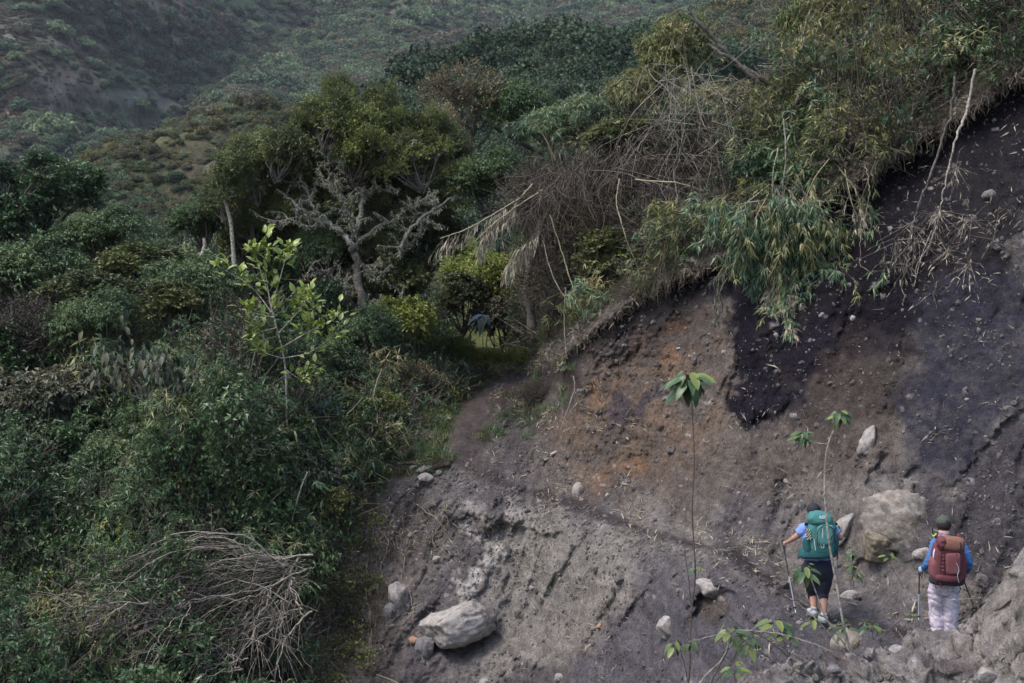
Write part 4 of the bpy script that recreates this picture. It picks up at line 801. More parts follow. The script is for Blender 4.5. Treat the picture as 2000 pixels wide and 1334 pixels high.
# drooping big-leaf shrub
DLv = [leaf_mesh('drooping_leaf_%d' % i, .27, .42, M['lf_grey'], 4, .12 + .1 * i, .3, seed=10 + i, tint=(.5, .25, .8, .15)[i]) for i in range(4)]
Yd = 28.6; base = at(290, 800, Yd); base.z = ground(base.x, base.y).z; ds = tag(empty('big_leaf_shrub', base), 'shrub with large drooping dull brown-green leaves in the middle of the left thicket', 'shrub'); org = np.array(base); a = Acc(); tips = []
for i in range(16):
    ex_, ey_ = 170 + 15 * i + rl.normal(0, 10), 675 + rl.normal(0, 40) + (abs(i - 8) * 5); P = catmull(np.array(W([(300 + rl.normal(0, 15), 790), ((300 + ex_) / 2 + rl.normal(0, 12), (790 + ey_) / 2, rl.normal(0, .1)), (ex_, ey_, rl.normal(-.2, .35))], Yd)) - org, 6); P[0] = [rl.normal(0, .05), 0, -.1]; tube(a, P, [.02, .006], 5, 0, .5); tips.append(P)
link('stem', a.mesh('stem', [M['bark']], True), ds)
for q in range(270):
    P = tips[q % 16]; k = rl.integers(len(P) // 2, len(P)); lat = rdir(rl, 1, -.2)[0]; o = link('leaf', DLv[rl.integers(0, 4)], ds); orient(o, P[k] + lat * rl.uniform(.02, .38), norm(lat * .5 + [0, -.15, -1.0]), norm(np.array([lat[0], -1, .3]) + rl.normal(0, .3, 3)), rl.uniform(.45, 1.0))
# rosette / palmate plants
def rosettes(name, label, spots, Y0, n, L, w, m, per, group=None, droop=.3, up=.3, cat='plant', tint=.5, maxl=60):
    ms = [leaf_mesh(name + '_leaf_%d' % i, L, w, m, 4, droop * (1 + .5 * i), .2, seed=30 + i, tint=tint + .12 * i) for i in range(2)]
    cx = np.mean([s[0] for s in spots]); cyy = max(s[1] for s in spots); b = hit(cx, cyy + 15) if Y0 is None else at(cx, cyy, Y0); Y0 = Y0 or b.y - .3
    b = at(cx, cyy, Y0); b.z = min(b.z - .15, max(ground(b.x, b.y).z, b.z - 1.6)); root = tag(empty(name, b), label, cat, group); org = np.array(b); a = Acc(); k = 0
    for (sx, sy) in spots:
        c = np.array(at(sx, sy, Y0 + rl.normal(0, .15))) - org; tube(a, [[0, 0, -.1], c * .55 + rl.normal(0, .04, 3), c], [.012, .006], 5, 0, .5, k=4)
        for j in range(per):
            if k >= maxl: break
            an = j / per * 6.283 + rl.normal(0, .2); d = np.array([math.cos(an), math.sin(an), up + rl.normal(0, .2)]); o = link('leaf', ms[k % 2], root); orient(o, c + norm(d) * .01, norm(d), (0, -.3, 1), rl.uniform(.7, 1.15)); k += 1
    link('stem', a.mesh('stem', [M['bark']], True), root); return root
rosettes('broad_leaf_herb', 'green broad-leaved herb with star-shaped leaf rosettes, upper one in the left thicket', [(300,885),(325,870),(345,900),(280,872),(318,905)], 28.3, 9, .26, .26, M['lf_mid'], 9, 'star-leaved herbs', tint=.6)
rosettes('broad_leaf_herb', 'bright green star-leaved herb low in the thicket above the dead branches', [(375,975),(350,965),(395,985),(365,990),(340,985)], 27.6, 9, .25, .26, M['lf_mid'], 9, 'star-leaved herbs', tint=.85)
rosettes('palmate_plant', 'palmate bamboo-like plant with thin star leaves above the fallen branches on the right', [(490,975),(520,985),(470,1000),(540,1010),(505,1010),(560,975),(530,955)], 27.6, 9, .20, .14, M['lf_bamboo'], 8, 'palmate plants', tint=.8)
rosettes('palmate_plant', 'palmate plant with thin star leaves right beside the top of the fallen branches', [(545,1055),(530,1065),(560,1045)], 27.0, 9, .24, .16, M['lf_bamboo'], 9, 'palmate plants', tint=.8)
rosettes('palmate_plant', 'palmate plant left of the upper fallen branches', [(150,1140),(170,1120),(190,1145)], 26.4, 9, .24, .15, M['lf_bamboo'], 9, 'palmate plants', tint=.6)
rosettes('papaya_like_plant', 'plant with large pale lobed leaves hanging beyond the end of the trail', [(945,615)], 40, 9, .48, .5, M['lf_blue'], 7, None, .6, -.3, tint=.8)
rosettes('leafy_seedling', 'green leafy seedling in the shade under the root curtain', [(1215,500),(1240,498)], 29.8, 6, .22, .45, M['lf_bright'], 6, None, .3, .3, tint=.2)
# bamboo built culm by culm
def clampf(P, org, d):
    q = P + org; k = q[:, 2] > -6; q[k, 1] = np.minimum(q[k, 1], F(q[k, 0], q[k, 2]) - d); return q - org
def bamboo(name, label, culms, Y, m, leaf_l=.17, tufts=16, per=13, seed=0, group=None, cm='cane', cr=.012, anchor=None):
    r = np.random.default_rng(seed); b = at(*anchor) if anchor else at(culms[0][0][0], culms[0][0][1], Y); root = tag(empty(name, b), label, 'bamboo', group); org = np.array(b); lv = Acc()
    for i, pts in enumerate(culms):
        P = catmull(np.array([np.array(at(p[0], p[1], Y + (p[2] if len(p) > 2 else 0) + r.normal(0, .06))) for p in pts]) - org, 8); P = clampf(P, org, .10); a = Acc(); tube(a, P, [cr, cr * .35], 5, 0, .5); link('culm', a.mesh('culm', [M[cm]], True), root)
        k = r.integers(len(P) // 4, len(P), tufts); base_ = P[k] + r.normal(0, .015, (tufts, 3)); T = norm(P[np.minimum(k + 1, len(P) - 1)] - P[k - 1])
        sd = norm(T * .8 + rdir(r, tufts) * .8 + [0, 0, -.35]); e = base_ + sd * r.uniform(.05, .38, (tufts, 1))
        sprays(lv, r, base_, sd, .25, 4, 'blade', leaf_l, droop=.6, ang=.7, tw=.003); sprays(lv, r, e, sd, .06, per, 'blade', leaf_l, droop=.55, ang=1.0, tw=.003)
    lv = link('foliage', lv.mesh('bamboo_leaves', [M[m], M['cane']]), root); return root
hang = 'bamboo hanging over the cut'
bamboo('hanging_bamboo', 'green bamboo hanging far down over the dark cut, yellowing at its lower tip', [[(1500,380),(1470,450),(1490,540),(1520,630)],[(1520,370),(1540,460),(1530,540),(1525,610)],[(1490,370),(1440,420),(1440,500)],[(1540,370),(1580,430),(1600,500),(1610,545)],[(1550,380),(1560,470),(1570,560)],[(1480,390),(1500,460),(1480,520),(1470,560)],[(1530,400),(1500,500),(1510,590)],[(1560,390),(1620,440),(1640,500)]], 25.9, 'lf_bamboo', tufts=44, seed=61, group=hang)
bamboo('hanging_bamboo', 'dry straw-coloured bamboo tip at the lowest point of the hanging bamboo', [[(1500,470),(1520,540),(1530,600),(1520,645)],[(1490,460),(1500,540),(1505,600)],[(1520,470),(1550,530),(1545,590)]], 25.7, 'straw', tufts=26, seed=62, group=hang, leaf_l=.16)
bamboo('hanging_bamboo', 'bright green bamboo sticking out left of the hanging clump', [[(1500,400),(1460,420),(1430,450),(1425,480)],[(1500,390),(1440,400),(1420,420)],[(1480,430),(1450,470),(1440,510)]], 26.6, 'lf_bamboo_y', tufts=18, seed=63, group=hang)
bamboo('hanging_bamboo', 'thin bamboo spray with grey leaves hanging over the edge left of the clump', [[(1480,480),(1440,520),(1410,560),(1400,600)],[(1470,490),(1430,500),(1400,540)]], 26.2, 'lf_grey', tufts=12, per=7, seed=64, group=hang)
bamboo('hanging_bamboo', 'brownish bamboo fronds arching over the edge right of the hanging clump', [[(1640,300),(1650,340),(1600,400),(1540,420)],[(1650,290),(1690,330),(1690,390)],[(1620,310),(1590,350),(1560,420)]], 26, 'lf_bamboo_y', tufts=18, seed=65, group=hang)
bamboo('hanging_bamboo', 'thin dry bamboo wisps hanging right of the brownish fronds', [[(1640,330),(1670,370),(1685,410)],[(1650,330),(1665,400),(1690,450)]], 25.6, 'straw', tufts=9, per=8, seed=66, group=hang)
hc = []; r = np.random.default_rng(611)
for i in range(26):
    sx, sy = r.uniform(1470, 1600), r.uniform(340, 395); tx, ty = sx + r.normal(0, 45) + (sx - 1530) * .3, sy + r.uniform(90, 300) * (1 - abs(sx - 1530) / 150); hc.append([(sx, sy, .3), ((sx + tx) / 2 + (tx - sx) * .5, sy + (ty - sy) * .25, -.25), (tx, sy + (ty - sy) * .7, -.1), (tx + r.normal(0, 8), ty)])
bamboo('hanging_bamboo', 'fuller green bamboo mass at the heart of the clump hanging over the cut', hc, 25.8, 'lf_bamboo', tufts=18, seed=611, group=hang, leaf_l=.19, cr=.006, cm='bark')
bamboo('hanging_bamboo', 'pale yellowish bamboo leaves mixed in the middle of the hanging clump', [[(p[0] + r.normal(0, 10), p[1] + 20, p[2] - .1 if len(p) > 2 else -.1) for p in q] for q in hc[::4]], 25.7, 'lf_bamboo_y', tufts=18, seed=612, group=hang, leaf_l=.17, cr=.006, cm='bark')
for i, (nm, lb, cu, Y, mm) in enumerate([
 ('bamboo', 'light green bamboo arching up in the left thicket just below the pale sapling', [[(480,900),(470,820),(450,760),(470,730)],[(480,900),(500,820),(520,770),(550,760)],[(470,900),(440,840),(430,800)],[(480,880),(470,800),(480,770)],[(490,900),(530,830),(560,800)]], 29, 'lf_bamboo_y'),
 ('bamboo', 'fresh green bamboo tuft low on the left side of the thicket', [[(240,1050),(230,980),(225,940),(240,910)],[(240,1050),(250,980),(255,930)],[(235,1050),(215,990),(215,940)]], 28, 'lf_bamboo'),
 ('bamboo', 'bamboo with bluish leaves rising right of the light green one', [[(640,900),(625,850),(620,800),(630,770)],[(640,900),(645,840),(640,790)],[(640,900),(610,860),(600,820)]], 29.3, 'lf_blue'),
 ('bamboo', 'bamboo between the fresh tuft and the palmate plants', [[(440,1060),(430,1000),(440,950),(470,920)],[(430,1060),(420,1000),(400,960)],[(440,1050),(470,1000),(500,960)]], 28, 'lf_bamboo'),
 ('bamboo', 'pale bamboo arching left above the root curtain', [[(1100,350),(1070,280),(1040,240),(1000,240)],[(1110,350),(1100,280),(1080,230)],[(1120,350),(1140,280),(1180,230),(1220,225)],[(1130,340),(1160,290),(1200,260)]], 33.5, 'lf_bamboo'),
 ('bamboo', 'tall bamboo with yellow leaves left of the fallen limb', [[(1330,300),(1310,200),(1300,120),(1320,60)],[(1340,300),(1350,200),(1340,110)],[(1330,300),(1290,220),(1250,170),(1230,180)],[(1320,300),(1280,200),(1260,130)]], 32, 'lf_bamboo_y'),
 ('bamboo', 'bamboo leaning out from the top edge right of the bluish clump', [[(1720,260),(1740,150),(1780,80),(1850,60)],[(1730,260),(1780,160),(1820,130)],[(1720,260),(1700,140),(1720,40)]], 27.6, 'lf_bamboo'),
 ('bamboo', 'tall bamboo with hanging leaves at the top of the frame right of the hill gap', [[(1600,300),(1590,150),(1600,40),(1640,-20)],[(1610,300),(1640,150),(1660,50),(1700,20)],[(1590,300),(1560,180),(1570,60),(1590,0)]], 28.5, 'lf_bamboo_y'),
 ]): bamboo(nm, lb, cu, Y, mm, tufts=20, seed=70 + i, group='bamboo plants')
# bare canes
CN = [([(1150,640),(1110,590),(1080,540),(1060,470)],30.2,'long pale cane leaning left over the trail end of the turf edge'),([(1165,655),(1125,580),(1100,500),(1075,420)],30,'thin cane just right of the long pale leaning one'),
 ([(1300,420),(1320,460),(1335,500),(1350,515)],28.4,'short thick pale cane hanging above the turf edge under the root curtain'),([(1315,330),(1322,380),(1330,440)],29,'upright pale cane above the short thick hanging one'),
 ([(1210,350),(1205,400),(1225,470),(1260,560)],29.4,'long bent root-like cane down the middle of the dark curtain'),([(1240,350),(1330,360),(1400,385),(1435,410)],28.6,'cane arching right towards the hanging bamboo'),
 ([(1340,160),(1380,240),(1420,310),(1455,340)],29.8,'cane crossing down to the right under the fallen limb'),([(1350,130),(1370,230),(1400,290),(1430,370)],29.6,'second cane beside the one under the fallen limb'),
 ([(1520,290),(1510,340),(1508,380)],27,'short upright cane above the hanging bamboo'),([(1530,230),(1535,300),(1530,370),(1532,470)],26.6,'tall upright cane running down into the hanging bamboo'),
 ([(1560,130),(1600,200),(1630,250)],28.4,'pale cane slanting in front of the bluish bamboo clump'),([(1740,80),(1790,130),(1860,165)],27,'cane slanting down to the right towards the top edge'),
 ([(1875,-10),(1900,60),(1920,110),(1945,142)],26.6,'long cane in the top right corner bent at its foot'),([(1830,-10),(1836,60),(1838,110),(1835,145)],27.2,'upright cane left of the top right corner'),
 ([(1860,165),(1930,148),(2010,135)],25.6,'cane lying along the turf edge at the right side of the frame'),([(1795,-10),(1792,80),(1800,200)],27.6,'thin upright cane right of the tall yellow bamboo'),
 ([(1040,360),(1010,390),(960,420),(905,450),(860,465)],31.2,'dry cane bent out left over the trail with hanging straw'),([(1060,370),(1000,410),(960,440),(930,470)],31,'second dry cane bent out over the trail'),
 ([(1105,560),(1102,620),(1105,690)],30,'thin vertical stalk standing at the trail end of the turf edge'),([(480,900),(520,960),(560,1060)],27.4,'slim pale cane left of the crossed canes above the palmate plant'),
 ([(455,1080),(500,1010),(560,950)],27,'slim pale cane leaning right above the fallen branches'),([(600,920),(580,980),(560,1060)],27.2,'yellowish cane crossing the slim pale one over the palmate plant'),([(640,860),(670,820),(710,775)],29.6,'pale cane leaning right beside the bluish bamboo'),
 ([(735,800),(730,770),(745,720)],30.4,'short pale stalk at the grassy left side of the trail'),([(1120,735),(1122,760),(1105,810),(1095,840)],29,'thin stalk dangling over the left end of the cut')]
for i, (pts, Y, lb) in enumerate(CN):
    P = catmull(np.array(W([(p[0], p[1], rl.normal(0, .08)) for p in pts], Y)), 7); P += rl.normal(0, .006, P.shape); a = Acc(); o0 = P[0].copy(); tube(a, P - o0, [.017, .009], 6, 0, .5, .15, 0, i); o = tag(link('bare_cane', a.mesh('cane', [M['cane'] if i % 3 else M['dead']], True), None, o0), lb, 'cane', 'bare canes among the plants')
# straw hanging from bent canes
for j, (pts, Y) in enumerate([([(1040,360),(1010,390),(960,420),(905,450),(860,470)],31.2),([(1050,380),(1000,410),(965,440),(940,470)],31.1),([(1080,420),(1040,460),(1010,490),(990,520)],31)]):
    a = Acc(); P = catmull(np.array(W(pts, Y)), 14); r = rl; n = 46; k = r.integers(len(P) // 4, len(P), n); sprays(a, r, P[k] + r.normal(0, .03, (n, 3)), norm(np.stack([r.normal(-.3, .25, n), r.normal(0, .2, n), -np.ones(n)], 1)), .34, 6, 'blade', .22, ang=.35, droop=.3, tw=.004)
    tag(link('hanging_straw', a.mesh('straw', [M['straw'], M['dead']])), ('bleached straw hanging from the tip of the bent dry cane over the trail', 'bleached straw hanging under the second bent cane', 'bleached straw hanging lowest, right of the pale bushes')[j], 'straw', 'straw hanging over the trail')
# hanging pale stems at the upper right with dry leaf wisps
def hangstem(lb, pts, Y, r0, m, side, wisps, seed):
    r = np.random.default_rng(seed); root = tag(empty('hanging_dead_vine', at(*pts[0], Y)), lb, 'stem', 'dead stems hanging from the turf edge'); org = np.array(root.location); P = catmull(np.array(W([(p[0], p[1], r.normal(0, .05)) for p in pts], Y)) - org, 8); P[1:] += r.normal(0, .012, P[1:].shape); P = clampf(P, org, .12)
    a = Acc(); tube(a, P, [r0, r0 * .7, r0 * .3], 7, 0, .5, .3, 0, seed); link('stem', a.mesh('stem', [M[m]], True), root)
    for sd in side:
        a = Acc(); Q = catmull(np.array(W([(p[0], p[1], r.normal(0, .08)) for p in sd], Y - .1)) - org, 6); tube(a, Q, [r0 * .5, r0 * .2], 5, 0, .5, .3, 0, seed); link('branch', a.mesh('branch', [M[m]], True), root)
    a = Acc()
    for (wx, wy, n) in wisps:
        c = clampf((np.array(at(wx, wy, Y - .1)) - org)[None], org, .25)[0]; D = norm(rdir(r, n) + [0, 0, -.35]); n = n * 2; D = norm(rdir(r, n) + [0, 0, -.35]); sprays(a, r, np.tile(c, (n, 1)) + r.normal(0, .03, (n, 3)), D, .5, 2, 'blade', .13, tw=.0025, ang=.3, droop=.4)
    link('dry_leaves', a.mesh('dry_leaves', [M['straw'], M['dead']]), root)['kind'] = 'stuff'; return root
hangstem('white barked dead stem hanging from the top edge, the longer right one of two', [(1905,135),(1888,215),(1868,270),(1850,340),(1838,400),(1830,440)], 23.9, .026, 'bark_pale', [[(1830,440),(1815,480),(1800,540),(1795,600)],[(1820,450),(1800,500),(1785,560)],[(1815,480),(1790,520),(1790,560)]], [(1830,415,22),(1880,430,16),(1840,490,18),(1790,470,16),(1860,520,14),(1870,330,10),(1800,570,12),(1900,480,10)], 91)
hangstem('mossy dead stem hanging from the top edge, left of the white barked one', [(1866,150),(1858,210),(1835,290),(1815,350),(1800,385),(1785,430),(1770,500),(1752,560),(1745,600)], 24.2, .028, 'bark', [[(1752,560),(1730,600),(1705,605)],[(1770,500),(1760,540)]], [(1780,440,14),(1760,520,14),(1750,470,10)], 92)
hangstem('thin curving vine hanging against the black soil right of the hanging bamboo', [(1690,320),(1698,370),(1690,420),(1680,470),(1680,520),(1692,540)], 24.9, .010, 'root', [], [(1685,420,8)], 93)
# root curtain: vines and roots under the overhanging bank
a = Acc(); r = np.random.default_rng(95)
for i in range(900):
    sx, sy = r.uniform(1050, 1430), 0; sy = np.interp(sx, [1060, 1150, 1240, 1420], [340, 290, 285, 330]) + r.normal(0, 18); Y = 31.4 + r.normal(0, .5); P = [np.array(at(sx, sy + r.uniform(0, 60), Y))]; d = norm(np.array([r.normal(-.15, .5), r.normal(-.1, .3), -1.])); 
    for q in range(r.integers(4, 11)): d = norm(d + r.normal(0, .33, 3) + [0, 0, -.1]); P.append(P[-1] + d * .2)
    tube(a, P, [r.choice([.005, .008, .016]), .003], 4, 0, r.uniform(.1, .9), k=2)
tag(link('root_curtain', a.mesh('root_curtain', [M['dead_dark']], True)), 'dark curtain of dry roots and vines hanging from the overhanging bank', kind='stuff')
a = Acc()
for i in range(260):
    sx, sy = r.uniform(1250, 1640), 0; sy = r.uniform(120, 420); Y = r.uniform(27.5, 30.5); P = [np.array(at(sx, sy, Y))]; d = norm(np.array([r.normal(.15, .8), r.normal(0, .3), r.normal(-.4, .6)]))
    for q in range(r.integers(4, 9)): d = norm(d + r.normal(0, .12, 3) + [0, 0, -.05]); P.append(P[-1] + d * .22)
    tube(a, P, [r.choice([.004, .006, .009]), .003], 4, 0, .5, k=2)
tag(link('dry_stalk_undergrowth', a.mesh('dry_stalks', [M['dead']], True)), 'tangle of dry stalks among the bamboo above the cut', kind='stuff')
a = Acc()
for i in range(170):
    sx = r.uniform(1590, 2010); sy = float(np.interp(sx, ex, ey)) - r.uniform(0, 110); Y = r.uniform(26.2, 28.2); P = [np.array(at(sx, sy, Y))]; d = norm(np.array([r.normal(0, .12), r.normal(0, .1), 1.])); L = r.uniform(1.2, 3.2) / 6
    for q in range(6): d = norm(d + r.normal(0, .07, 3)); P.append(P[-1] + d * L)
    tube(a, P, [r.choice([.006, .009, .014]), .004], 5, 0, .5, k=2)
tag(link('bamboo_stalk_undergrowth', a.mesh('stalks', [M['dead_dark']], True)), 'thicket of upright dark bamboo stalks along the top right turf edge', kind='stuff')
# fallen limb top right, snapped branch
fl = tag(empty('fallen_limb', at(1510, 165, 28.3)), 'bare lichen-spotted limb slanting down to the right against the far hill', 'limb'); org = np.array(fl.location)
for i, (pts, r1, r2) in enumerate([([(1522,172),(1480,150),(1440,125),(1400,80),(1365,45),(1345,15)],.07,.03),([(1480,160),(1440,125),(1410,105),(1380,85)],.05,.02),([(1358,40),(1340,60),(1325,100)],.02,.008),([(1350,25),(1325,20),(1300,40)],.02,.006),([(1345,20),(1350,-10)],.015,.006),([(1520,170),(1470,190),(1430,185)],.025,.008)]):
    a = Acc(); P = catmull(np.array(W([(p[0], p[1], rl.normal(0, .05)) for p in pts], 28.3)) - org, 7); P[1:] += rl.normal(0, .012, P[1:].shape); tube(a, P, [r1, r2], 8, 0, .5, .3, 0, i); link('limb' if i == 0 else 'branch', a.mesh('limb', [M['bark']], True), fl)
sb = tag(empty('snapped_branch', at(1965, 60, 27)), 'freshly snapped orange branch in the top right corner', 'branch'); org = np.array(sb.location)
for i, (pts, r1) in enumerate([([(1935,40),(1950,48),(1965,58)], .03), ([(1965,56),(1952,68),(1938,82)], .035)]):
    a = Acc(); tube(a, np.array(W(pts, 27)) - org, [r1 * .5, r1, r1 * .4], 6, 0, .5, .4, 5, i); link('split_piece', a.mesh('split', [M['snapped']], True), sb)
# white forked stumps in the left trees
for lb, pts in (('short whitened dead stump at the right end of the left trees', [(393,505),(400,480),(398,465)]), ('thin pale trunk standing right of the whitened stump', [(458,520),(455,480),(450,430),(435,380)])):
    a = Acc(); P = np.array(W(pts, 34)); o0 = P[0].copy(); tube(a, P - o0, [.06, .035], 7, 0, .5, .3, 5, 3); tag(link('dead_trunk', a.mesh('dead_trunk', [M['bark_pale']], True), None, o0), lb, 'trunk')
# trunk right of trail opening
a = Acc(); P = np.array(W([(1040,640),(1035,600),(1028,560),(1045,480),(1060,420)], 32.5)); o0 = P[0].copy(); tube(a, P - o0, [.11, .07], 8, 0, .5, .3, 6, 3); tag(link('leaning_trunk', a.mesh('trunk', [M['bark']], True), None, o0), 'brown trunk leaning in the shade right of the trail opening', 'trunk')
# fallen dead brush, lower left: each branch a part
def brush(lb, ox, oy, Y, fans, seed, n):
    r = np.random.default_rng(seed); root = tag(empty('fallen_dead_bush', at(ox, oy, Y)), lb, 'dead bush', 'fallen dead bushes'); org = np.array(root.location)
    for i in range(n):
        a = Acc(); (x1, y1), (x2, y2) = fans[i % len(fans)]; u = r.uniform(0, 1); tx, ty = x1 + (x2 - x1) * u, y1 + (y2 - y1) * u; tx += r.normal(0, 14); ty += r.normal(0, 12); k = r.uniform(.4, 1.25); L = math.hypot(tx - ox, ty - oy)
        tx, ty = ox + (tx - ox) * k, oy + (ty - oy) * k; lift = L * r.uniform(-.08, .24) * k; dY = r.normal(-.3, .45)
        cx_, cy2 = r.normal(0, 26), r.normal(0, 16); sgn = 1; tx = ox + (tx - ox) * sgn if sgn < 0 and n > 50 else tx; lift *= r.choice([1, 1, .3, 0]); pts = [(ox + cx_, oy + cy2), (ox + cx_ * .7 + (tx - ox) * .3 + r.normal(0, 12), oy + (ty - oy) * .3 - lift + r.normal(0, 10), dY * .3), (ox + (tx - ox) * .65, oy + (ty - oy) * .65 - lift * .95, dY * .7), (tx, ty, dY)]
        P = catmull(np.array(W(pts, Y)) - org, 6); P[1:] += r.normal(0, .02, P[1:].shape); r0 = r.choice([.007, .009, .013, .02]); tube(a, P, [r0, r0 * .3], 5, 0, .5, .2, 0, i)
        for q in range(r.integers(2, 6)):
            s = r.integers(len(P) // 3, len(P) - 1); T = norm(P[s + 1] - P[s]); e = P[s] + norm(T + rdir(r, 1)[0] * .5) * r.uniform(.2, .8); m = (P[s] + e) / 2 + [0, 0, .04]; tube(a, [P[s], m, e + [0, 0, -.06]], [r0 * .45, .003], 4, 0, .5, k=3)
        link('branch', a.mesh('branch', [M['dead'] if i % 3 else M['dead_dark']], True), root)
    return root
brush('large fallen dead bush with bleached branches arching to the lower left', 565, 1120, 25.4, [((120, 1240), (260, 1080)), ((200, 1330), (330, 1200)), ((250, 1110), (420, 1060)), ((90, 1300), (240, 1350)), ((330, 1330), (460, 1300)), ((60, 1230), (200, 1120)), ((600, 1240), (500, 1330))], 101, 100)
brush('smaller fallen dead bush below the large one, reaching the bottom edge', 520, 1190, 25.0, [((250, 1340), (420, 1390)), ((300, 1380), (440, 1330)), ((330, 1230), (200, 1300)), ((470, 1400), (600, 1300))], 102, 56)

brush('tangle of dead grey twigs in the bottom left corner', 340, 1190, 24.3, [((20, 1300), (120, 1200)), ((80, 1370), (230, 1380)), ((120, 1180), (60, 1260)), ((200, 1380), (320, 1360))], 105, 64)
brush('low tangle of dead twigs right of the corner tangle, at the bottom edge', 440, 1280, 24.2, [((250, 1330), (300, 1270)), ((300, 1400), (400, 1400))], 106, 24)
# ================================================================== ROCKS AND STONES
def ico(sub):
    import bmesh
    bm = bmesh.new(); bmesh.ops.create_icosphere(bm, subdivisions=sub, radius=1); v = np.array([p.co[:] for p in bm.verts]); f = np.array([[q.index for q in p.verts] for p in bm.faces]); bm.free(); return v, f
ICO = {k: ico(k) for k in (1, 2, 3, 4, 5)}
def rock_shape(seed, sub, dims, cuts=7, rough=.10, sharp=.82):
    r = np.random.default_rng(seed); v, f = ICO[sub]; v = v.copy()
    for i in range(cuts):                       # flat broken faces
        n = rdir(r, 1)[0]; d = r.uniform(sharp - .22, sharp); t = v @ n; v = v - np.outer(np.clip(t - d, 0, None), n) * .93
    if rough:
        u = v; a = rough * fbm(u[:, 0] * 1.6 + seed, u[:, 1] * 1.6, u[:, 2] * 1.6, 3, seed) + rough * .35 * billow(u[:, 0] * 5, u[:, 1] * 5, u[:, 2] * 5, 3, seed + 1, .6) * (sub > 2); v = v * (1 + a)[:, None]
    return v * np.array(dims), f
def rock_mesh(name, seed, sub, dims, m, **kw):
    a = Acc(); v, f = rock_shape(seed, sub, dims, **kw); a.add(v, f); return a.mesh(name, [M[m]], sub > 3)
def rock(label, px, py, w, h, m, seed, rot=0, sub=4, sink=.35, Y=None, name='boulder', group='boulders and stones on the landslide', dpt=None, **kw):
    c = hit(px, py) if Y is None else at(px, py, Y); s = c.y / K / 2; d = (dpt or (w + h) / 2) * s; c = c + Vector((0, d * (sink - .35), 0))
    o = link(name, rock_mesh('rock', seed, sub, (w * s * 1.06, d, h * s * 1.06), m, **kw), None, c); o.rotation_euler = (0, R(rot), 0); return tag(o, label, 'rock', group)
rock('large pale angular boulder jutting out of the lower slope, biggest one in the middle', 897, 1212, 150, 84, 'rock', 3, -14, 5, .12, cuts=12, rough=.10, sharp=.82)
rock('dark cracked rock under the left end of the large pale boulder', 832, 1262, 40, 56, 'rock_grey', 5, 0, 4, .1)
rock('huge pale boulder in the cut between the two hikers', 1762, 1026, 178, 128, 'rock_tan', 8, 24, 5, .30, cuts=14, rough=.14, sharp=.8, dpt=95)
rock('brown rounded rock face forming the lower left of the huge boulder', 1716, 1060, 84, 84, 'rock_brown', 9, 10, 5, .25, cuts=11, dpt=100)
rock('pale stone beside the left shoulder of the second hiker', 1798, 1080, 36, 24, 'rock', 14, -15, 3, .1)
rock('pale slanting rock slab right behind the green backpack', 1650, 1030, 34, 84, 'rock', 15, 38, 4, .25)
rock('small grey rock above the head of the first hiker', 1569, 985, 17, 26, 'rock_grey', 16, 0, 3)
rock('tall pale rock fin standing alone on the slope above the green backpack', 1693, 866, 28, 68, 'rock', 18, 24, 4, .2)
rock('egg shaped cream stone stuck in the slope above the trail', 1129, 961, 25, 38, 'rock', 20, 0, 4, -.1, cuts=2, rough=.04, sharp=1.0)
rock('flat pale slab on top of the small stone pile at the trail edge', 829, 915, 34, 13, 'rock', 22, -8, 3, -.3)
rock('rounded cream stone at the bottom of the small stone pile', 831, 933, 32, 19, 'rock', 23, 0, 3, -.2)
rock('small grey stone right of the stone pile', 858, 924, 17, 14, 'rock_grey', 24, 0, 3, -.2)
rock('grey stone left end of the stone pile', 810, 914, 20, 13, 'rock_grey', 25, 0, 3, -.2)
rock('dark stone wedged between the stones of the pile', 846, 921, 18, 10, 'rock_grey', 26, 0, 3, 0)
rock('white pebble lying on the trail edge right of the stone pile', 900, 946, 10, 6, 'rock', 27, 0, 2, -.2)
rock('pale overhanging rock lip on the slope below the trail, left of the dark sapling stem', 1396, 1150, 80, 42, 'rock', 29, 5, 4, .25, cuts=10)
rock('pale rock low on the slope left of the dark sapling stem', 1303, 1226, 56, 44, 'rock', 33, 20, 4, .2)
rock('tan stone on the dark rooty bank beside the pale vein', 854, 1092, 20, 18, 'rock', 34, 0, 3, -.1)
rock('tall pale rock face showing in the rooty bank', 778, 1165, 38, 82, 'rock', 35, -6, 4, .45)
rock('pale grey rock below the tall rock face in the rooty bank', 765, 1200, 34, 40, 'rock_grey', 36, 0, 3, .4)
rock('orange stone on the slope left of the large pale boulder', 811, 1250, 24, 17, 'rock_orange', 37, 20, 3, -.1)
rock('orange brown stone among gravel under the trail', 1171, 1222, 15, 12, 'rock_orange', 38, 0, 3, -.1)
rock('pale round stone cut by the bottom edge, right one of two', 1091, 1323, 20, 18, 'rock', 39, 0, 3, -.2)
rock('pale round stone cut by the bottom edge, left one of two', 947, 1332, 22, 16, 'rock', 40, 0, 3, -.2)
rock('pale oval pebble in the smooth slope right of the large boulder', 1039, 1147, 12, 9, 'rock', 41, 0, 3, -.2)
rock('grey stone stuck in the slope just under the trail', 1214, 1065, 16, 16, 'rock_grey', 42, 0, 3, 0)
rock('small round stone right of the egg shaped one', 1186, 967, 9, 9, 'rock', 43, 0, 2, -.2)
rock('pale stone protruding high in the dark soil below the hanging bamboo', 1666, 622, 12, 13, 'rock', 44, 0, 3, -.1)
rock('second pale stone left of the one high in the dark soil', 1605, 616, 13, 11, 'rock_grey', 45, 0, 3, 0)
rock('pale stone in the orange soil patch under the turf edge', 1415, 688, 12, 10, 'rock', 46, 0, 3, -.1)
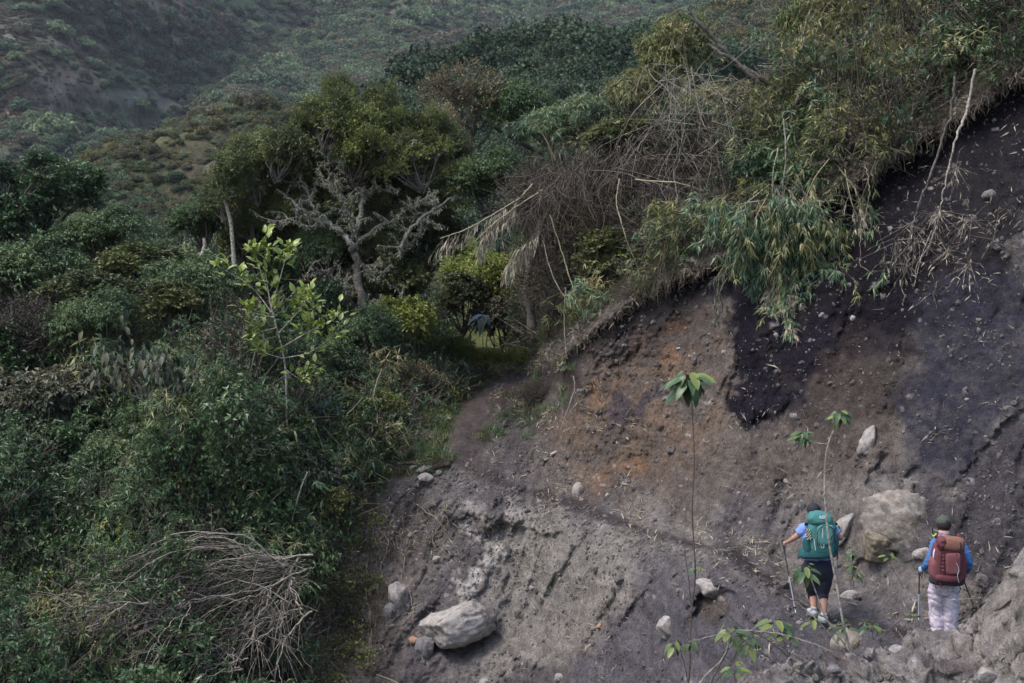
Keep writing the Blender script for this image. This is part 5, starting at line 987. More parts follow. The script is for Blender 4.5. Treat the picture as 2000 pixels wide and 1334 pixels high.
rock('flat pale stone above the orange soil patch', 1326, 681, 12, 6, 'rock', 47, 0, 2, -.1)
rock('pale brown rock in the bottom gully behind the gravel bank', 1655, 1262, 70, 62, 'rock_tan', 48, 10, 4, .5, cuts=10)
rock('pale rock beside the path between the hikers, low in the gully', 1662, 1165, 46, 26, 'rock', 49, -10, 3, .2)
rock('small dark rock in the slope at the right edge', 1935, 382, 30, 26, 'rock_grey', 50, 0, 3, .5)
rock('pale broken rocks at the left end of the cut above the trail', 1083, 885, 18, 10, 'rock', 51, -20, 3, -.1)
rock('brown stone under the broken rocks at the left end of the cut', 1070, 897, 16, 9, 'rock_brown', 52, 0, 3, -.1)
rock('yellowish stone on the crest of the near gravel bank', 1752, 1268, 34, 22, 'rock', 53, 0, 3, -.2, Y=10.35)
rock('grey rounded stone on the crest of the near gravel bank, left of the yellowish one', 1655, 1284, 22, 17, 'rock_grey', 54, 0, 3, -.2, Y=10.15, cuts=2)
rock('dark stone on the near gravel bank at its left part', 1630, 1306, 30, 18, 'rock_grey', 55, 0, 3, -.2, Y=9.75, cuts=3)
rock('large pale stone on the near gravel bank at the right edge', 1985, 1120, 34, 34, 'rock', 56, 0, 3, .2, Y=10.0)
rock('pale stone at the bottom right corner on the gravel bank', 1925, 1318, 40, 30, 'rock', 57, 0, 3, .2, Y=8.9)
# small stones: alike, each its own object
r = np.random.default_rng(500); SM = [rock_mesh('stone', 510 + i, 2, (1, .9, .75 + .1 * i), 'rock' if i % 3 else 'rock_grey', cuts=5) for i in range(6)]; cnt = 0
while cnt < 130:
    px, py = r.uniform(780, 1990), r.uniform(560, 1330); y_e = float(np.interp(px, ex, ey)); i_ = inpoly(np.array([px]), np.array([py]), SCAR)[0]
    if py < y_e + 70 or i_ < 25 or (1540 < px < 1660 and 960 < py < 1215) or (1790 < px < 1905 and 980 < py < 1240) or py > 1330 - max(0, px - 1500) * .2: continue
    if r.uniform() > (.25 + .75 * math.exp(-((py - float(np.interp(px, [870, 1000, 1230, 1430, 1600, 1845], [930, 975, 1050, 1110, 1230, 1250]))) / 90) ** 2)) : continue
    c = hit(px, py); s = r.uniform(3, 7.5) * (1 if r.uniform() < .85 else 1.5) * c.y / K / 2 * 1.25; o = link('stone', SM[cnt % 6], None, c + Vector((0, .1 * s, 0))); o.scale = (s * r.uniform(.8, 1.3), s, s); o.rotation_euler = tuple(r.uniform(0, 6, 3))
    tag(o, 'small pale stone stuck in the bare landslide soil', 'stone', 'small stones in the landslide soil'); cnt += 1
def scar_ok(px, py, r): return (inpoly(px, py, SCAR) > 4) & (px > 620) & (px < 2100) & (py < 1420)
P, px, py, r = slope_points(26000, -3.5, 9.5, -6.5, 5.2, scar_ok, 241)
trl = np.interp(px, [870, 1000, 1230, 1430, 1600, 1845, 2100], [930, 975, 1050, 1110, 1215, 1255, 1280]); k = r.uniform(0, 1, len(P)) < .10 + .9 * np.exp(-((py - trl - 10) / 60) ** 2) + .35 * (fbm(P[:, 0] * 1.3, P[:, 2] * 1.3, 0, 3, 7) > .35); P = P[k]; px = px[k]; py = py[k]
PB = [rock_mesh('pebble', 530 + i, 2, (1, .8, .65), 'rock' if i == 0 else 'rock_grey' if i < 3 else 'rock_tan', cuts=8, rough=.1, sharp=.75) for i in range(4)]
scatter('gravel', P, PB, .016 * np.exp(r.normal(0, .5, len(P))), seed=241, rot=r.uniform(0, 6, (len(P), 3)), label='gravel lying along the trail and in the landslide soil')
n = 5000; x = r.uniform(1.0, 7, n); v_ = r.uniform(-1.3, .35, n); gy = np.interp(x, crx, cry) + v_ * 2.6; gz_ = np.array([bank_z(a_, b_) for a_, b_ in zip(x, gy)])
scatter('bank_gravel', np.stack([x, gy, gz_ - .005], 1), [PB[3], PB[3], PB[1], PB[0]], .015 * np.exp(r.normal(0, .6, n)), seed=242, rot=r.uniform(0, 6, (n, 3)), label='loose gravel on the near bank')
M['clod'] = rock_mat('soil_clod', (.06, .05, .048), (.12, .104, .098), (.19, .17, .155), 9)
CL = [rock_mesh('clod', 545 + i, 2, (1, .85, .75), 'clod', cuts=6, rough=.25) for i in range(4)]
P, px, py, r = slope_points(60000, -3.5, 9.5, -6.5, 5.2, scar_ok, 243); trl = np.interp(px, [870, 1000, 1230, 1430, 1600, 1845, 2100], [930, 975, 1055, 1115, 1220, 1260, 1285])
k = r.uniform(0, 1, len(P)) < .05 + .8 * np.exp(-((py - trl) / 28) ** 2) + .30 * (fbm(P[:, 0] * .9, P[:, 2] * .9, 0, 4, 17) > .15) * (py > trl + 60) * (px > 1180) + .2 * (fbm(P[:, 0] * 1.3, P[:, 2] * 1.3, 0, 3, 27) > .3) + .35 * (px > 1880) * (py > 900); P = P[k]
scatter('soil_clods_gravel', P, CL, .022 * np.exp(r.normal(0, .55, len(P))), seed=243, rot=r.uniform(0, 6, (len(P), 3)), label='crumbled soil clods along the trail and over the slope')
# dry bamboo leaf litter
LT = []
for i in range(3):
    a = Acc(); q = np.random.default_rng(540 + i); tv, tf = LF['blade']; nn = 3; a.inst(tv * [1.3, 1, 1], tf, frames(norm(np.concatenate([q.normal(0, 1, (nn, 2)), q.normal(0, .15, (nn, 1))], 1)), norm(rdir(q, nn) * .6 + [0, 0, 1])) * q.uniform(.5, 1.1, nn)[:, None, None], q.normal(0, .35, (nn, 3)) * [1, 1, .1], q.uniform(.1, 1, nn)); LT.append(a.mesh('litter', [M['straw']]))
LT1 = []
for i in range(3):
    a = Acc(); a.inst(LF['blade'][0] * [1.1, 1, 1], LF['blade'][1], np.eye(3)[None] * 1., np.zeros((1, 3)), np.array([.4 + .25 * i])); LT1.append(a.mesh('litter_leaf', [M['straw']]))
P, px, py, r = slope_points(120000, -4, 9.5, -6, 5.2, scar_ok, 251); trl = np.interp(px, [870, 1000, 1230, 1430, 1600, 1845, 2100], [930, 975, 1030, 1070, 1150, 1230, 1260]); ed = py - np.interp(px, ex, ey)
dn = .012 + .30 * np.exp(-((py - trl + 15) / 45) ** 2) * ((px > 1050)) + .45 * np.exp(-((px - 1520) / 60) ** 2 - ((py - 1050) / 60) ** 2) + .12 * np.exp(-((py - 1130 + .25 * px - 60) / 120) ** 2) * (px < 1350) + .55 * np.exp(-(ed / 26) ** 2) + .05 * (fbm(P[:, 0] * 2, P[:, 2] * 2, 0, 2, 71) > .3)
dn = dn * np.clip(.15 + 2.2 * (fbm(P[:, 0] * 1.8, P[:, 2] * 1.8, 0, 3, 73) + .25), .08, 2.2); k = r.uniform(0, 1, len(P)) < dn; P = P[k]; nn = len(P); P[:, 1] -= .012
rot = np.stack([r.uniform(.2, 1.4, nn), r.normal(0, .6, nn), r.uniform(0, 6.28, nn)], 1)
scatter('leaf_litter', P, LT1 + LT, .12 * np.exp(r.normal(0, .35, nn)), seed=251, rot=rot, kind='stuff', label='fallen dry bamboo leaves scattered over the landslide and the trail')
# turf fringe: roots and dry grass hanging from the broken turf edge
a = Acc(); r = np.random.default_rng(260)
for i in range(1500):
    px = r.uniform(960, 2040); py = float(np.interp(px, ex, ey)) + r.normal(-2, 7); c = np.array(hit(px, py + 3)); c[1] -= .06; d = norm(np.array([r.normal(0, .5), -.35, -r.uniform(.2, 1)])); L = r.uniform(.08, .38) * (1.5 if r.uniform() < .08 else 1); P = [c]
    for q in range(4): d = norm(d + r.normal(0, .25, 3) + [0, 0, -.22]); P.append(P[-1] + d * L / 4)
    tube(a, P, [.0035, .0015], 3, 0, .5)
tag(link('turf_roots', a.mesh('turf_roots', [M['root']], True)), 'fine roots and dry grass fringing the broken turf edge', kind='stuff')
fringe = []
for i in range(330):
    px = r.uniform(950, 2040); py = float(np.interp(px, ex, ey)) + r.normal(-6, 6); c = np.array(hit(px, py)); c[1] -= .05; fringe.append(c)
scatter('turf_grass', fringe, SP['straw'][:1] + SP['twig'] + GR[:1], r.uniform(.18, .55, len(fringe)), seed=261, label='dry grass mat along the broken turf edge', rot=r.uniform(-1.2, 1.2, (len(fringe), 3)))
# roots on the left bank
ROOTL = ['pale looping root right of the tan stone on the bank', 'short pale root just above the tan stone', 'long crooked root hanging left of the tall pale rock face', 'root touching the top of the tall pale rock face', 'long straight root left of the tall pale rock face, reaching low',
 'short slanting root in the dark left part of the bank', 'root hanging down right of the tall pale rock face', 'short root under the weeds at the top of the bank', 'thin root slanting right across the bank towards the tan stone', 'root beside the weeds at the left top of the bank', 'thick root at the left border of the bank under the bush', 'tiny root curling beside the looping one']
for i, (pts, rr) in enumerate([([(815,985),(850,1010),(870,1040),(850,1070),(835,1090)],.012),([(870,1005),(858,1030),(845,1050),(852,1075)],.012),([(740,1030),(760,1060),(745,1110),(765,1160),(760,1190)],.014),([(775,1060),(790,1090),(785,1130),(770,1165)],.010),([(720,1080),(715,1150),(725,1210),(720,1290)],.013),
   ([(690,1140),(700,1190),(722,1230)],.012),([(800,1150),(808,1200),(800,1230)],.009),([(720,1000),(730,1030),(735,1060)],.012),([(745,1050),(760,1040),(800,1060),(850,1085)],.008),([(680,1040),(690,1100),(680,1170)],.014),([(640,1060),(650,1150),(640,1250)],.016),([(870,1008),(885,1020),(895,1030)],.009)]):
    P = catmull(np.array([np.array(hit(*p)) - [0, .10, 0] for p in pts]), 7); P += np.random.default_rng(i).normal(0, .012, P.shape); o0 = P[0].copy(); a = Acc(); tube(a, P - o0, [rr, rr * .3], 5, 0, .5); tag(link('exposed_root', a.mesh('root', [M['root']], True), None, o0), ROOTL[i], 'root', 'exposed roots on the bank')
a = Acc(); r = np.random.default_rng(262)
for i in range(900):
    px = r.uniform(590, 880); py = r.uniform(985, 1330); 
    if px > 640 + 250 * math.exp(-((py - 1010) / 70) ** 2) + r.uniform(0, 130): continue
    c = np.array(hit(px, py)); c[1] -= .08; d = norm(np.array([r.normal(0, .5), -.1, -1])); L = r.uniform(.15, .6); P = [c]
    for q in range(5): d = norm(d + r.normal(0, .35, 3) + [0, 0, -.15]); P.append(P[-1] + d * L / 5)
    tube(a, P, [r.choice([.005, .008, .011]), .002], 3, 0, .5, k=2)
tag(link('bank_roots', a.mesh('bank_roots', [M['root']], True)), 'mass of fine roots hanging from the eroded bank', kind='stuff')
P, px, py, r = slope_points(30000, -4.6, -1.0, -6.2, -2.4, lambda a_, b_, q: (a_ > 570) & (a_ < 770 + 60 * (b_ < 1040)) & (b_ > 960) & (a_ < 700 + q.normal(0, 40, len(a_))), 263); P = P[:700]
scatter('bank_weeds', P, SP['yellow'] + SP['twig'] + SP['twig'] + SP['twig'] + SP['olive'], r.uniform(.25, .8, len(P)), seed=263, label='small yellow-green weeds and dry twigs on the rooty bank')
# dark leaning sticks on the bank, bottom
for pts, lb, m_, rr in (([(605,1330),(622,1250),(632,1180),(636,1130)], 'dark bare stick leaning on the rooty bank at the bottom', 'dead_dark', .028), ([(540,1334),(542,1290),(545,1250)], 'short dark stick left of the longer one at the bottom', 'dead_dark', .018), ([(620,1254),(660,1300),(685,1334)], 'thin pale stick slanting down right at the bottom edge', 'cane', .008),
     ([(738,1312),(765,1322),(790,1334)], 'pale stick lying at the bottom edge left of the pale stones', 'cane', .010), ([(845,896),(790,905),(740,900)], 'dark fallen branch lying behind the stone pile', 'dead_dark', .03)):
    P = catmull(np.array([np.array(hit(*p)) - [0, .22 if rr < .03 else .04, 0] for p in pts]), 6); o0 = P[0].copy(); a = Acc(); tube(a, P - o0, [rr, rr * .7], 6, 0, .5, .2, 0, 2); tag(link('stick', a.mesh('stick', [M[m_]], True), None, o0), lb, 'stick')

# ================================================================== YOUNG PLANTS IN FRONT OF THE CUT
BS = [leaf_mesh('broad_leaf_%d' % i, 1.0, .42, M['lf_bigsap'], 7, .2 + .18 * i, .22, seed=60 + i, tint=(.85, .45, .65, .3)[i]) for i in range(4)]
def young(label, stem, Y, heads, r0=.012, m='bark', seed=0, side=(), grp='young plants in front of the landslide'):
    """stem: picture points bottom to top; heads: (px, py, leaf length in picture units, count, downward lean)"""
    r = np.random.default_rng(seed); b = at(*stem[0], Y); root = tag(empty('young_plant', b), label, 'plant', grp); org = np.array(b)
    a = Acc(); P = catmull(np.array(W([(p[0], p[1], 0) for p in stem], Y)) - org, 6); tube(a, P, [r0, r0 * .45], 6, 0, .5, .15, 0, seed); link('stem', a.mesh('stem', [M[m]], True), root)
    for sd in side: a = Acc(); tube(a, catmull(np.array(W(sd, Y)) - org, 5), [r0 * .6, r0 * .3], 5, 0, .5); link('branch', a.mesh('branch', [M[m]], True), root)
    for (hx, hy, L, n, lean) in heads:
        c = np.array(at(hx, hy, Y)) - org; Lm = .88 * L / K * Y; n = int(n * 1.4)
        for j in range(n):
            an = j * 2.4 + r.normal(0, .2); dn = -lean * r.uniform(.0, 1.15) + .2; d = norm(np.array([math.cos(an), math.sin(an) * .8, dn])); p0 = c + d * [.28, .28, 0] * Lm + [0, 0, (.3 - .7 * j / n) * Lm]; o = link('leaf', BS[r.integers(0, 4)], root); orient(o, p0, d, norm(np.array([0, -.5, 1]) + d * .3), Lm * r.uniform(.7, 1.05) * (.45 if j < 2 and n > 6 else 1))
    return root
young('tall thin dark sapling with drooping yellow-green leaves at its top', [(1330,1420),(1345,1334),(1350,1200),(1358,1120),(1352,1000),(1356,900),(1352,800),(1348,735)], 14, [(1347,738,54,19,1.3),(1362,1108,20,5,.7)], .011, 'dead_dark', 1, [[(1350,1190),(1346,1140),(1338,1080),(1340,1060)]])
young('tall pale sapling in front of the green backpack with a leaf tuft at its top', [(1668,1292),(1650,1230),(1632,1130),(1618,1050),(1611,960),(1612,900),(1620,860),(1636,825)], 13.5, [(1640,808,28,16,.9),(1568,848,26,15,1.2)], .014, 'bark_pale', 2, [[(1617,868),(1600,866),(1580,862),(1570,850)]])
young('bent young plant with drooping leaves before the legs of the first hiker', [(1672,1290),(1640,1245),(1612,1205),(1595,1160),(1580,1120)], 13.2, [(1572,1112,38,9,.9)], .011, 'bark_pale', 3, [[(1660,1285),(1600,1215),(1560,1180),(1530,1160)]])
young('low plant with broad green leaves left of the bent young plant', [(1560,1330),(1545,1290),(1530,1250),(1520,1225)], 12.8, [(1515,1215,38,8,.5),(1530,1235,34,6,.8),(1590,1210,30,4,1)], .008, 'bark', 4)
young('broad-leaved plant with large hanging leaves at the bottom, right of the dark sapling stem', [(1380,1350),(1405,1300),(1425,1260),(1428,1235)], 12.5, [(1426,1232,42,9,1.0),(1462,1250,40,8,1.0)], .010, 'dead_dark', 5, [[(1400,1330),(1430,1290),(1445,1260),(1460,1248)]])
young('leafy shoot with one orange leaf at the bottom edge', [(1440,1370),(1436,1330),(1432,1310)], 12, [(1434,1305,34,8,.6)], .008, 'bark', 6)
young('hanging leaves around the foot of the dark sapling stem', [(1345,1340),(1335,1290),(1322,1255)], 12.6, [(1318,1255,30,6,1.4),(1350,1255,26,5,1.4)], .007, 'bark', 7)
young('small seedling on the slope in front of the huge boulder', [(1765,1150),(1755,1130),(1740,1105),(1735,1085)], 18.2, [(1735,1085,20,7,.5)], .005, 'bark', 8)
young('leafy weed standing right of the first hiker', [(1668,1150),(1666,1120),(1664,1085)], 18.8, [(1664,1080,18,9,.9),(1662,1105,18,9,.9),(1672,1120,16,8,.9)], .006, 'bark', 9)
young('small green weed with narrow leaves between the two hikers, low', [(1706,1250),(1704,1235),(1702,1225)], 17.5, [(1702,1225,26,9,.3),(1690,1215,14,5,.2)], .005, 'bark', 10)
young('tiny grassy weed left of the pole of the second hiker', [(1778,1215),(1778,1205)], 17.8, [(1778,1203,14,8,-.6)], .004, 'bark', 11)
young('low weed with oval leaves at the foot of the pale sapling', [(1655,1290),(1650,1250),(1645,1222)], 13.4, [(1650,1225,26,6,.6),(1640,1216,22,4,.2)], .005, 'bark', 12)
for i, (pts, Y, lb) in enumerate([([(1655,1286),(1600,1262),(1540,1243),(1470,1232),(1420,1236),(1345,1254)],12.4,'long thin arching twig crossing the bottom plants to the dark stem'),([(1560,1300),(1500,1250),(1450,1225),(1400,1180)],12.6,'thin twig slanting behind the broad-leaved plants'),([(1590,1300),(1540,1270),(1490,1235),(1485,1225)],12.7,'thin green twig rising left from the gravel bank'),
    ([(1678,1292),(1655,1255),(1615,1210),(1560,1170)],13.1,'pale twig leaning left at the feet of the first hiker'),([(1530,1304),(1480,1270),(1440,1240)],12.3,'short crossed twig at the bottom'),([(1535,1298),(1550,1270)],12.4,'tiny upright twig crossing the short one'),([(1300,1420),(1370,1330),(1412,1285),(1425,1240)],12.3,'dark leaning stem of the broad-leaved plants'),([(1740,1280),(1720,1245),(1790,1190)],16,'thin dry stalk lying in the gully left of the second hiker'),
    ([(1850,1172),(1890,1170),(1925,1167)],17,'thin pale stalk sticking out left from the gravel bank'),([(1735,1110),(1755,1150),(1775,1200)],17.9,'faint thin stalk below the seedling')]):
    P = catmull(np.array(W([(p[0], p[1], 0) for p in pts], Y)), 7); P[1:-1] += np.random.default_rng(i).normal(0, .004, P[1:-1].shape); o0 = P[0].copy(); a = Acc(); tube(a, P - o0, [.007, .0035], 5, 0, .5); tag(link('twig', a.mesh('twig', [M['bark_pale'] if i % 3 != 1 else M['dead_dark']], True), None, o0), lb, 'twig', 'thin twigs near the gravel bank')
# ================================================================== THE TWO HIKERS
def flat(name, c, rough=.8, var=.12, sc=40):
    m, t, b = mat(name, rough); f = noise(t, sc, 3); t.links.new(ramp(t, f, [(.3, tuple(x * (1 - var) for x in c)), (.7, tuple(min(1, x * (1 + var)) for x in c))]), b.inputs['Base Color']); bump(t, b, noise(t, 14, 4), .35, .01); return m
for k, c in dict(skin=(.36, .20, .14), skin_pale=(.46, .30, .24), hair=(.02, .015, .013), black=(.018, .018, .022), blue_tee=(.15, .24, .50), blue_shirt=(.045, .13, .30), legging=(.018, .018, .03), trouser=(.42, .36, .40), teal=(.045, .155, .14), teal_dark=(.012, .065, .068), teal_light=(.08, .215, .195),
   maroon=(.11, .030, .036), maroon_light=(.16, .055, .058), rust=(.19, .088, .062), olive_cap=(.055, .06, .045), shoe=(.32, .32, .34), sole=(.10, .10, .10), white=(.7, .7, .7), lime=(.35, .6, .05), scarf=(.42, .25, .23), metal=(.25, .27, .30), glove=(.25, .35, .42), bottle=(.45, .50, .52), cord=(.45, .5, .48), check=(.45, .38, .28)).items(): M[k] = flat('cloth_' + k, c)
def evaluate(o):
    dg = bpy.context.evaluated_depsgraph_get(); dg.update(); me = bpy.data.meshes.new_from_object(o.evaluated_get(dg)); bpy.data.objects.remove(o, do_unlink=True); return me
def skin_mesh(name, pts, edges, radii, mats, root=0, sub=2):
    me = bpy.data.meshes.new(name); me.from_pydata([tuple(p) for p in pts], edges, []); o = bpy.data.objects.new(name, me); COL.objects.link(o); md = o.modifiers.new('skin', 'SKIN'); md.use_smooth_shade = True; md.branch_smoothing = .6
    for i, q in enumerate(me.skin_vertices[0].data): q.radius = (radii[i], radii[i]) if np.isscalar(radii[i]) else radii[i]; q.use_root = (i == root)
    sb = o.modifiers.new('sub', 'SUBSURF'); sb.levels = sb.render_levels = sub; m2 = evaluate(o); m2.materials.clear()
    for m in mats: m2.materials.append(m)
    m2.name = name; return m2
def etube(acc, P, rx, ry, n=18, k=0):
    """closed tube with an elliptical section: rx sideways, ry front to back"""
    P = np.asarray(P, float); m0 = len(P); rx = np.array(rx, float); ry = np.array(ry, float)
    if k: P = catmull(P, k); t = np.linspace(0, 1, len(P)); rx = np.interp(t, np.linspace(0, 1, m0), rx); ry = np.interp(t, np.linspace(0, 1, m0), ry)
    T = norm(np.gradient(P, axis=0)); ref = np.array([0, 1., 0]) if abs(T[:, 1]).mean() < .7 else np.array([0, 0, 1.]); s = norm(np.cross(T, ref)); b = np.cross(s, T); a = np.linspace(0, 2 * math.pi, n, endpoint=False)
    v = P[:, None] + rx[:, None, None] * np.cos(a)[None, :, None] * s[:, None] + ry[:, None, None] * np.sin(a)[None, :, None] * b[:, None]; m = len(P); i = np.arange(m - 1)[:, None] * n; j = np.arange(n)[None]; j2 = (j + 1) % n
    f = np.stack([i + j, i + j2, i + n + j2, i + n + j], 2).reshape(-1, 4); vv = np.vstack([v.reshape(-1, 3), P[0], P[-1]]); c0, c1 = m * n, m * n + 1
    acc.add(vv, f); base = acc.n - len(vv); fan = [[base + c0, base + (q + 1) % n, base + q] for q in range(n)] + [[base + c1, base + (m - 1) * n + q, base + (m - 1) * n + (q + 1) % n] for q in range(n)]
    acc.f.append(np.array(fan)); acc.m.append(np.zeros(len(fan), int))
def garment(name, acc, m, voxel=.014, wr=.007, sc=(9, 9, 22), seed=0, smooth=4):
    """closed pieces fused into one continuous cloth surface, then creased"""
    me = acc.mesh(name, [m], True); o = bpy.data.objects.new(name, me); COL.objects.link(o); rm = o.modifiers.new('r', 'REMESH'); rm.mode = 'VOXEL'; rm.voxel_size = voxel; rm.use_smooth_shade = True
    sm = o.modifiers.new('s', 'SMOOTH'); sm.factor = .5; sm.iterations = smooth; m2 = evaluate(o); n = len(m2.vertices); co = np.empty(n * 3); m2.vertices.foreach_get('co', co); co = co.reshape(-1, 3); nn = np.empty(n * 3); m2.vertex_normals.foreach_get('vector', nn); nn = nn.reshape(-1, 3)
    d = wr * (billow(co[:, 0] * sc[0], co[:, 1] * sc[1], co[:, 2] * sc[2] + co[:, 0] * 9, 3, seed) + .5 * fbm(co[:, 0] * 30, co[:, 1] * 30, co[:, 2] * 30, 2, seed)); co = co + nn * d[:, None]; m2.vertices.foreach_set('co', co.ravel()); m2.update()
    m2.materials.clear(); m2.materials.append(m); return m2
def sq(acc, c, a, e=(.5, .5), nu=28, nv=18, tilt=0, taper=0.):
    """rounded box (superellipsoid) centred c, half sizes a"""
    u = np.linspace(-math.pi, math.pi, nu, endpoint=False); v = np.linspace(-math.pi / 2, math.pi / 2, nv); f = lambda w, q: np.sign(w) * np.abs(w) ** q; U, V = np.meshgrid(u, v)
    x = f(np.cos(V), e[0]) * f(np.cos(U), e[1]); y = f(np.cos(V), e[0]) * f(np.sin(U), e[1]); z = f(np.sin(V), e[0]); k = 1 - taper * z
    X_ = x * a[0] * k; Y_ = y * a[1] * k; Z_ = z * a[2]; ct, st = math.cos(tilt), math.sin(tilt); X2 = X_ * ct + Z_ * st; Z2 = -X_ * st + Z_ * ct; vv = np.stack([X2 + c[0], Y_ + c[1], Z2 + c[2]], -1).reshape(-1, 3)
    i = np.arange(nv - 1)[:, None] * nu; j = np.arange(nu)[None]; j2 = (j + 1) % nu; acc.add(vv, np.stack([i + j, i + j2, i + nu + j2, i + nu + j], 2).reshape(-1, 4))
def crease(me, wr, sc, seed):
    n = len(me.vertices); co = np.empty(n * 3); me.vertices.foreach_get('co', co); co = co.reshape(-1, 3); nn = np.empty(n * 3); me.vertex_normals.foreach_get('vector', nn); nn = nn.reshape(-1, 3)
    co += nn * (wr * billow(co[:, 0] * sc, co[:, 1] * sc, co[:, 2] * sc * 1.6, 3, seed))[:, None]; me.vertices.foreach_set('co', co.ravel()); me.update()
def sqpart(name, c, a, m, parent, e=(.5, .5), tilt=0, taper=0., wr=.006, sc=12, seed=1, nu=28, nv=20):
    q = Acc(); sq(q, c, a, e, nu, nv, tilt, taper); me = q.mesh(name, [M[m]], True); crease(me, wr, sc, seed); return link(name, me, parent)
def strap(name, pts, m, parent, r0=.006, k=5, flatn=5):
    q = Acc(); tube(q, np.array(pts), [r0, r0], flatn, 0, .5, k=k); return link(name, q.mesh(name, [M[m]], True), parent)
def dome(name, c, a, m, parent, zcut=-.25, n=22, extra=None):
    q = Acc(); u = np.linspace(0, 2 * math.pi, n, endpoint=False); v = np.linspace(math.asin(zcut), math.pi / 2, 10); U, V = np.meshgrid(u, v); vv = np.stack([np.cos(V) * np.cos(U) * a[0] + c[0], np.cos(V) * np.sin(U) * a[1] + c[1], np.sin(V) * a[2] + c[2]], -1).reshape(-1, 3)
    i = np.arange(9)[:, None] * n; j = np.arange(n)[None]; j2 = (j + 1) % n; q.add(vv, np.stack([i + j, i + j2, i + n + j2, i + n + j], 2).reshape(-1, 4)); 
    if extra is not None: extra(q)
    return link(name, q.mesh(name, [M[m]], True), parent)
def hand_pts(w, d, side):
    """palm and five bent fingers closing on a grip; returns chains of points and radii"""
    d = norm(np.array(d, float)); up = np.array([0, 0, 1.]); s = norm(np.cross(d, up)); palm = w + d * .045; ch = []
    for q in range(4):
        b = palm + up * (.027 - .018 * q); L = (.026, .030, .028, .022)[q]; ch.append([b, b + d * L, b + d * (L + .012) + s * side * L * .9, b + d * L * .5 + s * side * (L * 1.5), b + s * side * L * 1.2])
    t = w + d * .02 + up * .02; ch.append([t, t + s * side * .028 + up * .012, t + s * side * .042 + d * .022, t + s * side * .036 + d * .04]); return palm, ch
def hiker(label, J, Y, face, mats, loc):
    """J: joints as (px, py, dY). One continuous skinned body."""
    org = np.array(loc); g = lambda k: np.array(at(J[k][0], J[k][1], Y + (J[k][2] if len(J[k]) > 2 else 0))) - org; j = {k: g(k) for k in J}; V, E, Rr = [], [], []
    def add(p, r, par=None): V.append(p); Rr.append(r); i = len(V) - 1; (E.append((par, i)) if par is not None else None); return i
    pel = add(j['pelvis'], .125); wst = add(j['waist'], .115, pel); chs = add(j['chest'], .13, wst); nb = add(j['neck'] - [0, 0, .03], .07, chs); nk = add(j['neck'], .052, nb); h0 = add(j['head'] - [0, 0, .05] + face * .015, .068, nk); h1 = add(j['head'] + [0, 0, .02], .088, h0); h2 = add(j['top'] - [0, 0, .05], .076, h1)
    nose = add(j['head'] + face * .105 + [0, 0, -.01], .012, h1); hands = {}
    for sd, S_ in (('l', -1), ('r', 1)):
        sh = add(j[sd + 'sh'], .062, chs); el = add(j[sd + 'el'], .045, sh); wr = add(j[sd + 'ha'] + (j[sd + 'el'] - j[sd + 'ha']) * .22, .028, el); d = norm(j[sd + 'ha'] - j[sd + 'el']); d = norm(d + face * .5); w = j[sd + 'ha']; palm, ch = hand_pts(w, d, -S_); pi = add(palm - d * .02, .030, wr); pe = add(palm + d * .012, .026, pi); hands[sd] = palm + d * .03
        for c in ch:
            par = pi
            for t, p in enumerate(c): par = add(p, .0105 - .0012 * t, par)
        hp = add(j[sd + 'hip'], .10, pel); kn = add(j[sd + 'kn'], .066, hp); cf = add(j[sd + 'kn'] * .62 + j[sd + 'an'] * .38 - face * .02, .062, kn); an = add(j[sd + 'an'], .04, cf); he = add(j[sd + 'an'] - [0, 0, .05], .038, an); add(j[sd + 'an'] - [0, 0, .055] + face * .14, .035, he)
    root = tag(empty('person', loc), label, 'person'); me = skin_mesh('body', V, E, Rr, [M[mats['skin']]], pel, 2); link('body', me, root); return root, j, hands
FA = norm(np.array([-.25, 1, 0.]))
# ---- first hiker
Yw = 20.2
JW = dict(pelvis=(1597,1112), waist=(1597,1086), chest=(1597,1050,.02), neck=(1590,1016,.10), head=(1589,1000,.14), top=(1589,984,.15), lsh=(1572,1032,.05), rsh=(1622,1032,.05), lel=(1553,1050,.10), rel=(1643,1053,.02), lha=(1534,1061,.30), rha=(1640,1042,.26),
  lhip=(1584,1122), rhip=(1611,1122), lkn=(1588,1158,.16), rkn=(1607,1158,.03), lan=(1589,1189,.06), ran=(1609,1201,-.08))
lw = at(1600, 1210, Yw); pw, jw, hw = hiker('hiker in blue tee, black capri leggings and black cap, stepping uphill away', JW, Yw, FA, dict(skin='skin'), lw)
a = Acc(); c = jw; etube(a, [c['waist'] - [0, 0, .05], c['waist'] + [0, 0, .06], c['chest'], c['chest'] * .4 + c['neck'] * .6 - [0, 0, .03], c['neck'] - [0, 0, .02]], [.205, .20, .225, .19, .075], [.14, .135, .15, .12, .07], k=4)
for sd in 'lr': etube(a, [c['chest'] * .5 + c[sd + 'sh'] * .5, c[sd + 'sh'], c[sd + 'sh'] * .4 + c[sd + 'el'] * .6], [.09, .088, .080], [.09, .088, .080], k=4)
link('tee_shirt', garment('tee_shirt', a, M['blue_tee'], .014, .006, seed=3), pw)
a = Acc(); etube(a, [c['waist'] - [0, 0, .02], c['pelvis'] + [0, 0, .06], c['pelvis'] - [0, 0, .03], c['pelvis'] - [0, 0, .13]], [.17, .225, .245, .20], [.13, .155, .17, .14], k=4)
for sd in 'lr': m_ = c[sd + 'kn'] * .68 + c[sd + 'an'] * .32; etube(a, [c[sd + 'hip'] + [0, 0, .03], c[sd + 'hip'] * .5 + c[sd + 'kn'] * .5, c[sd + 'kn'], m_], [.125, .112, .083, .072], [.13, .115, .085, .075], k=4)
link('leggings', garment('leggings', a, M['legging'], .014, .003, seed=5), pw)
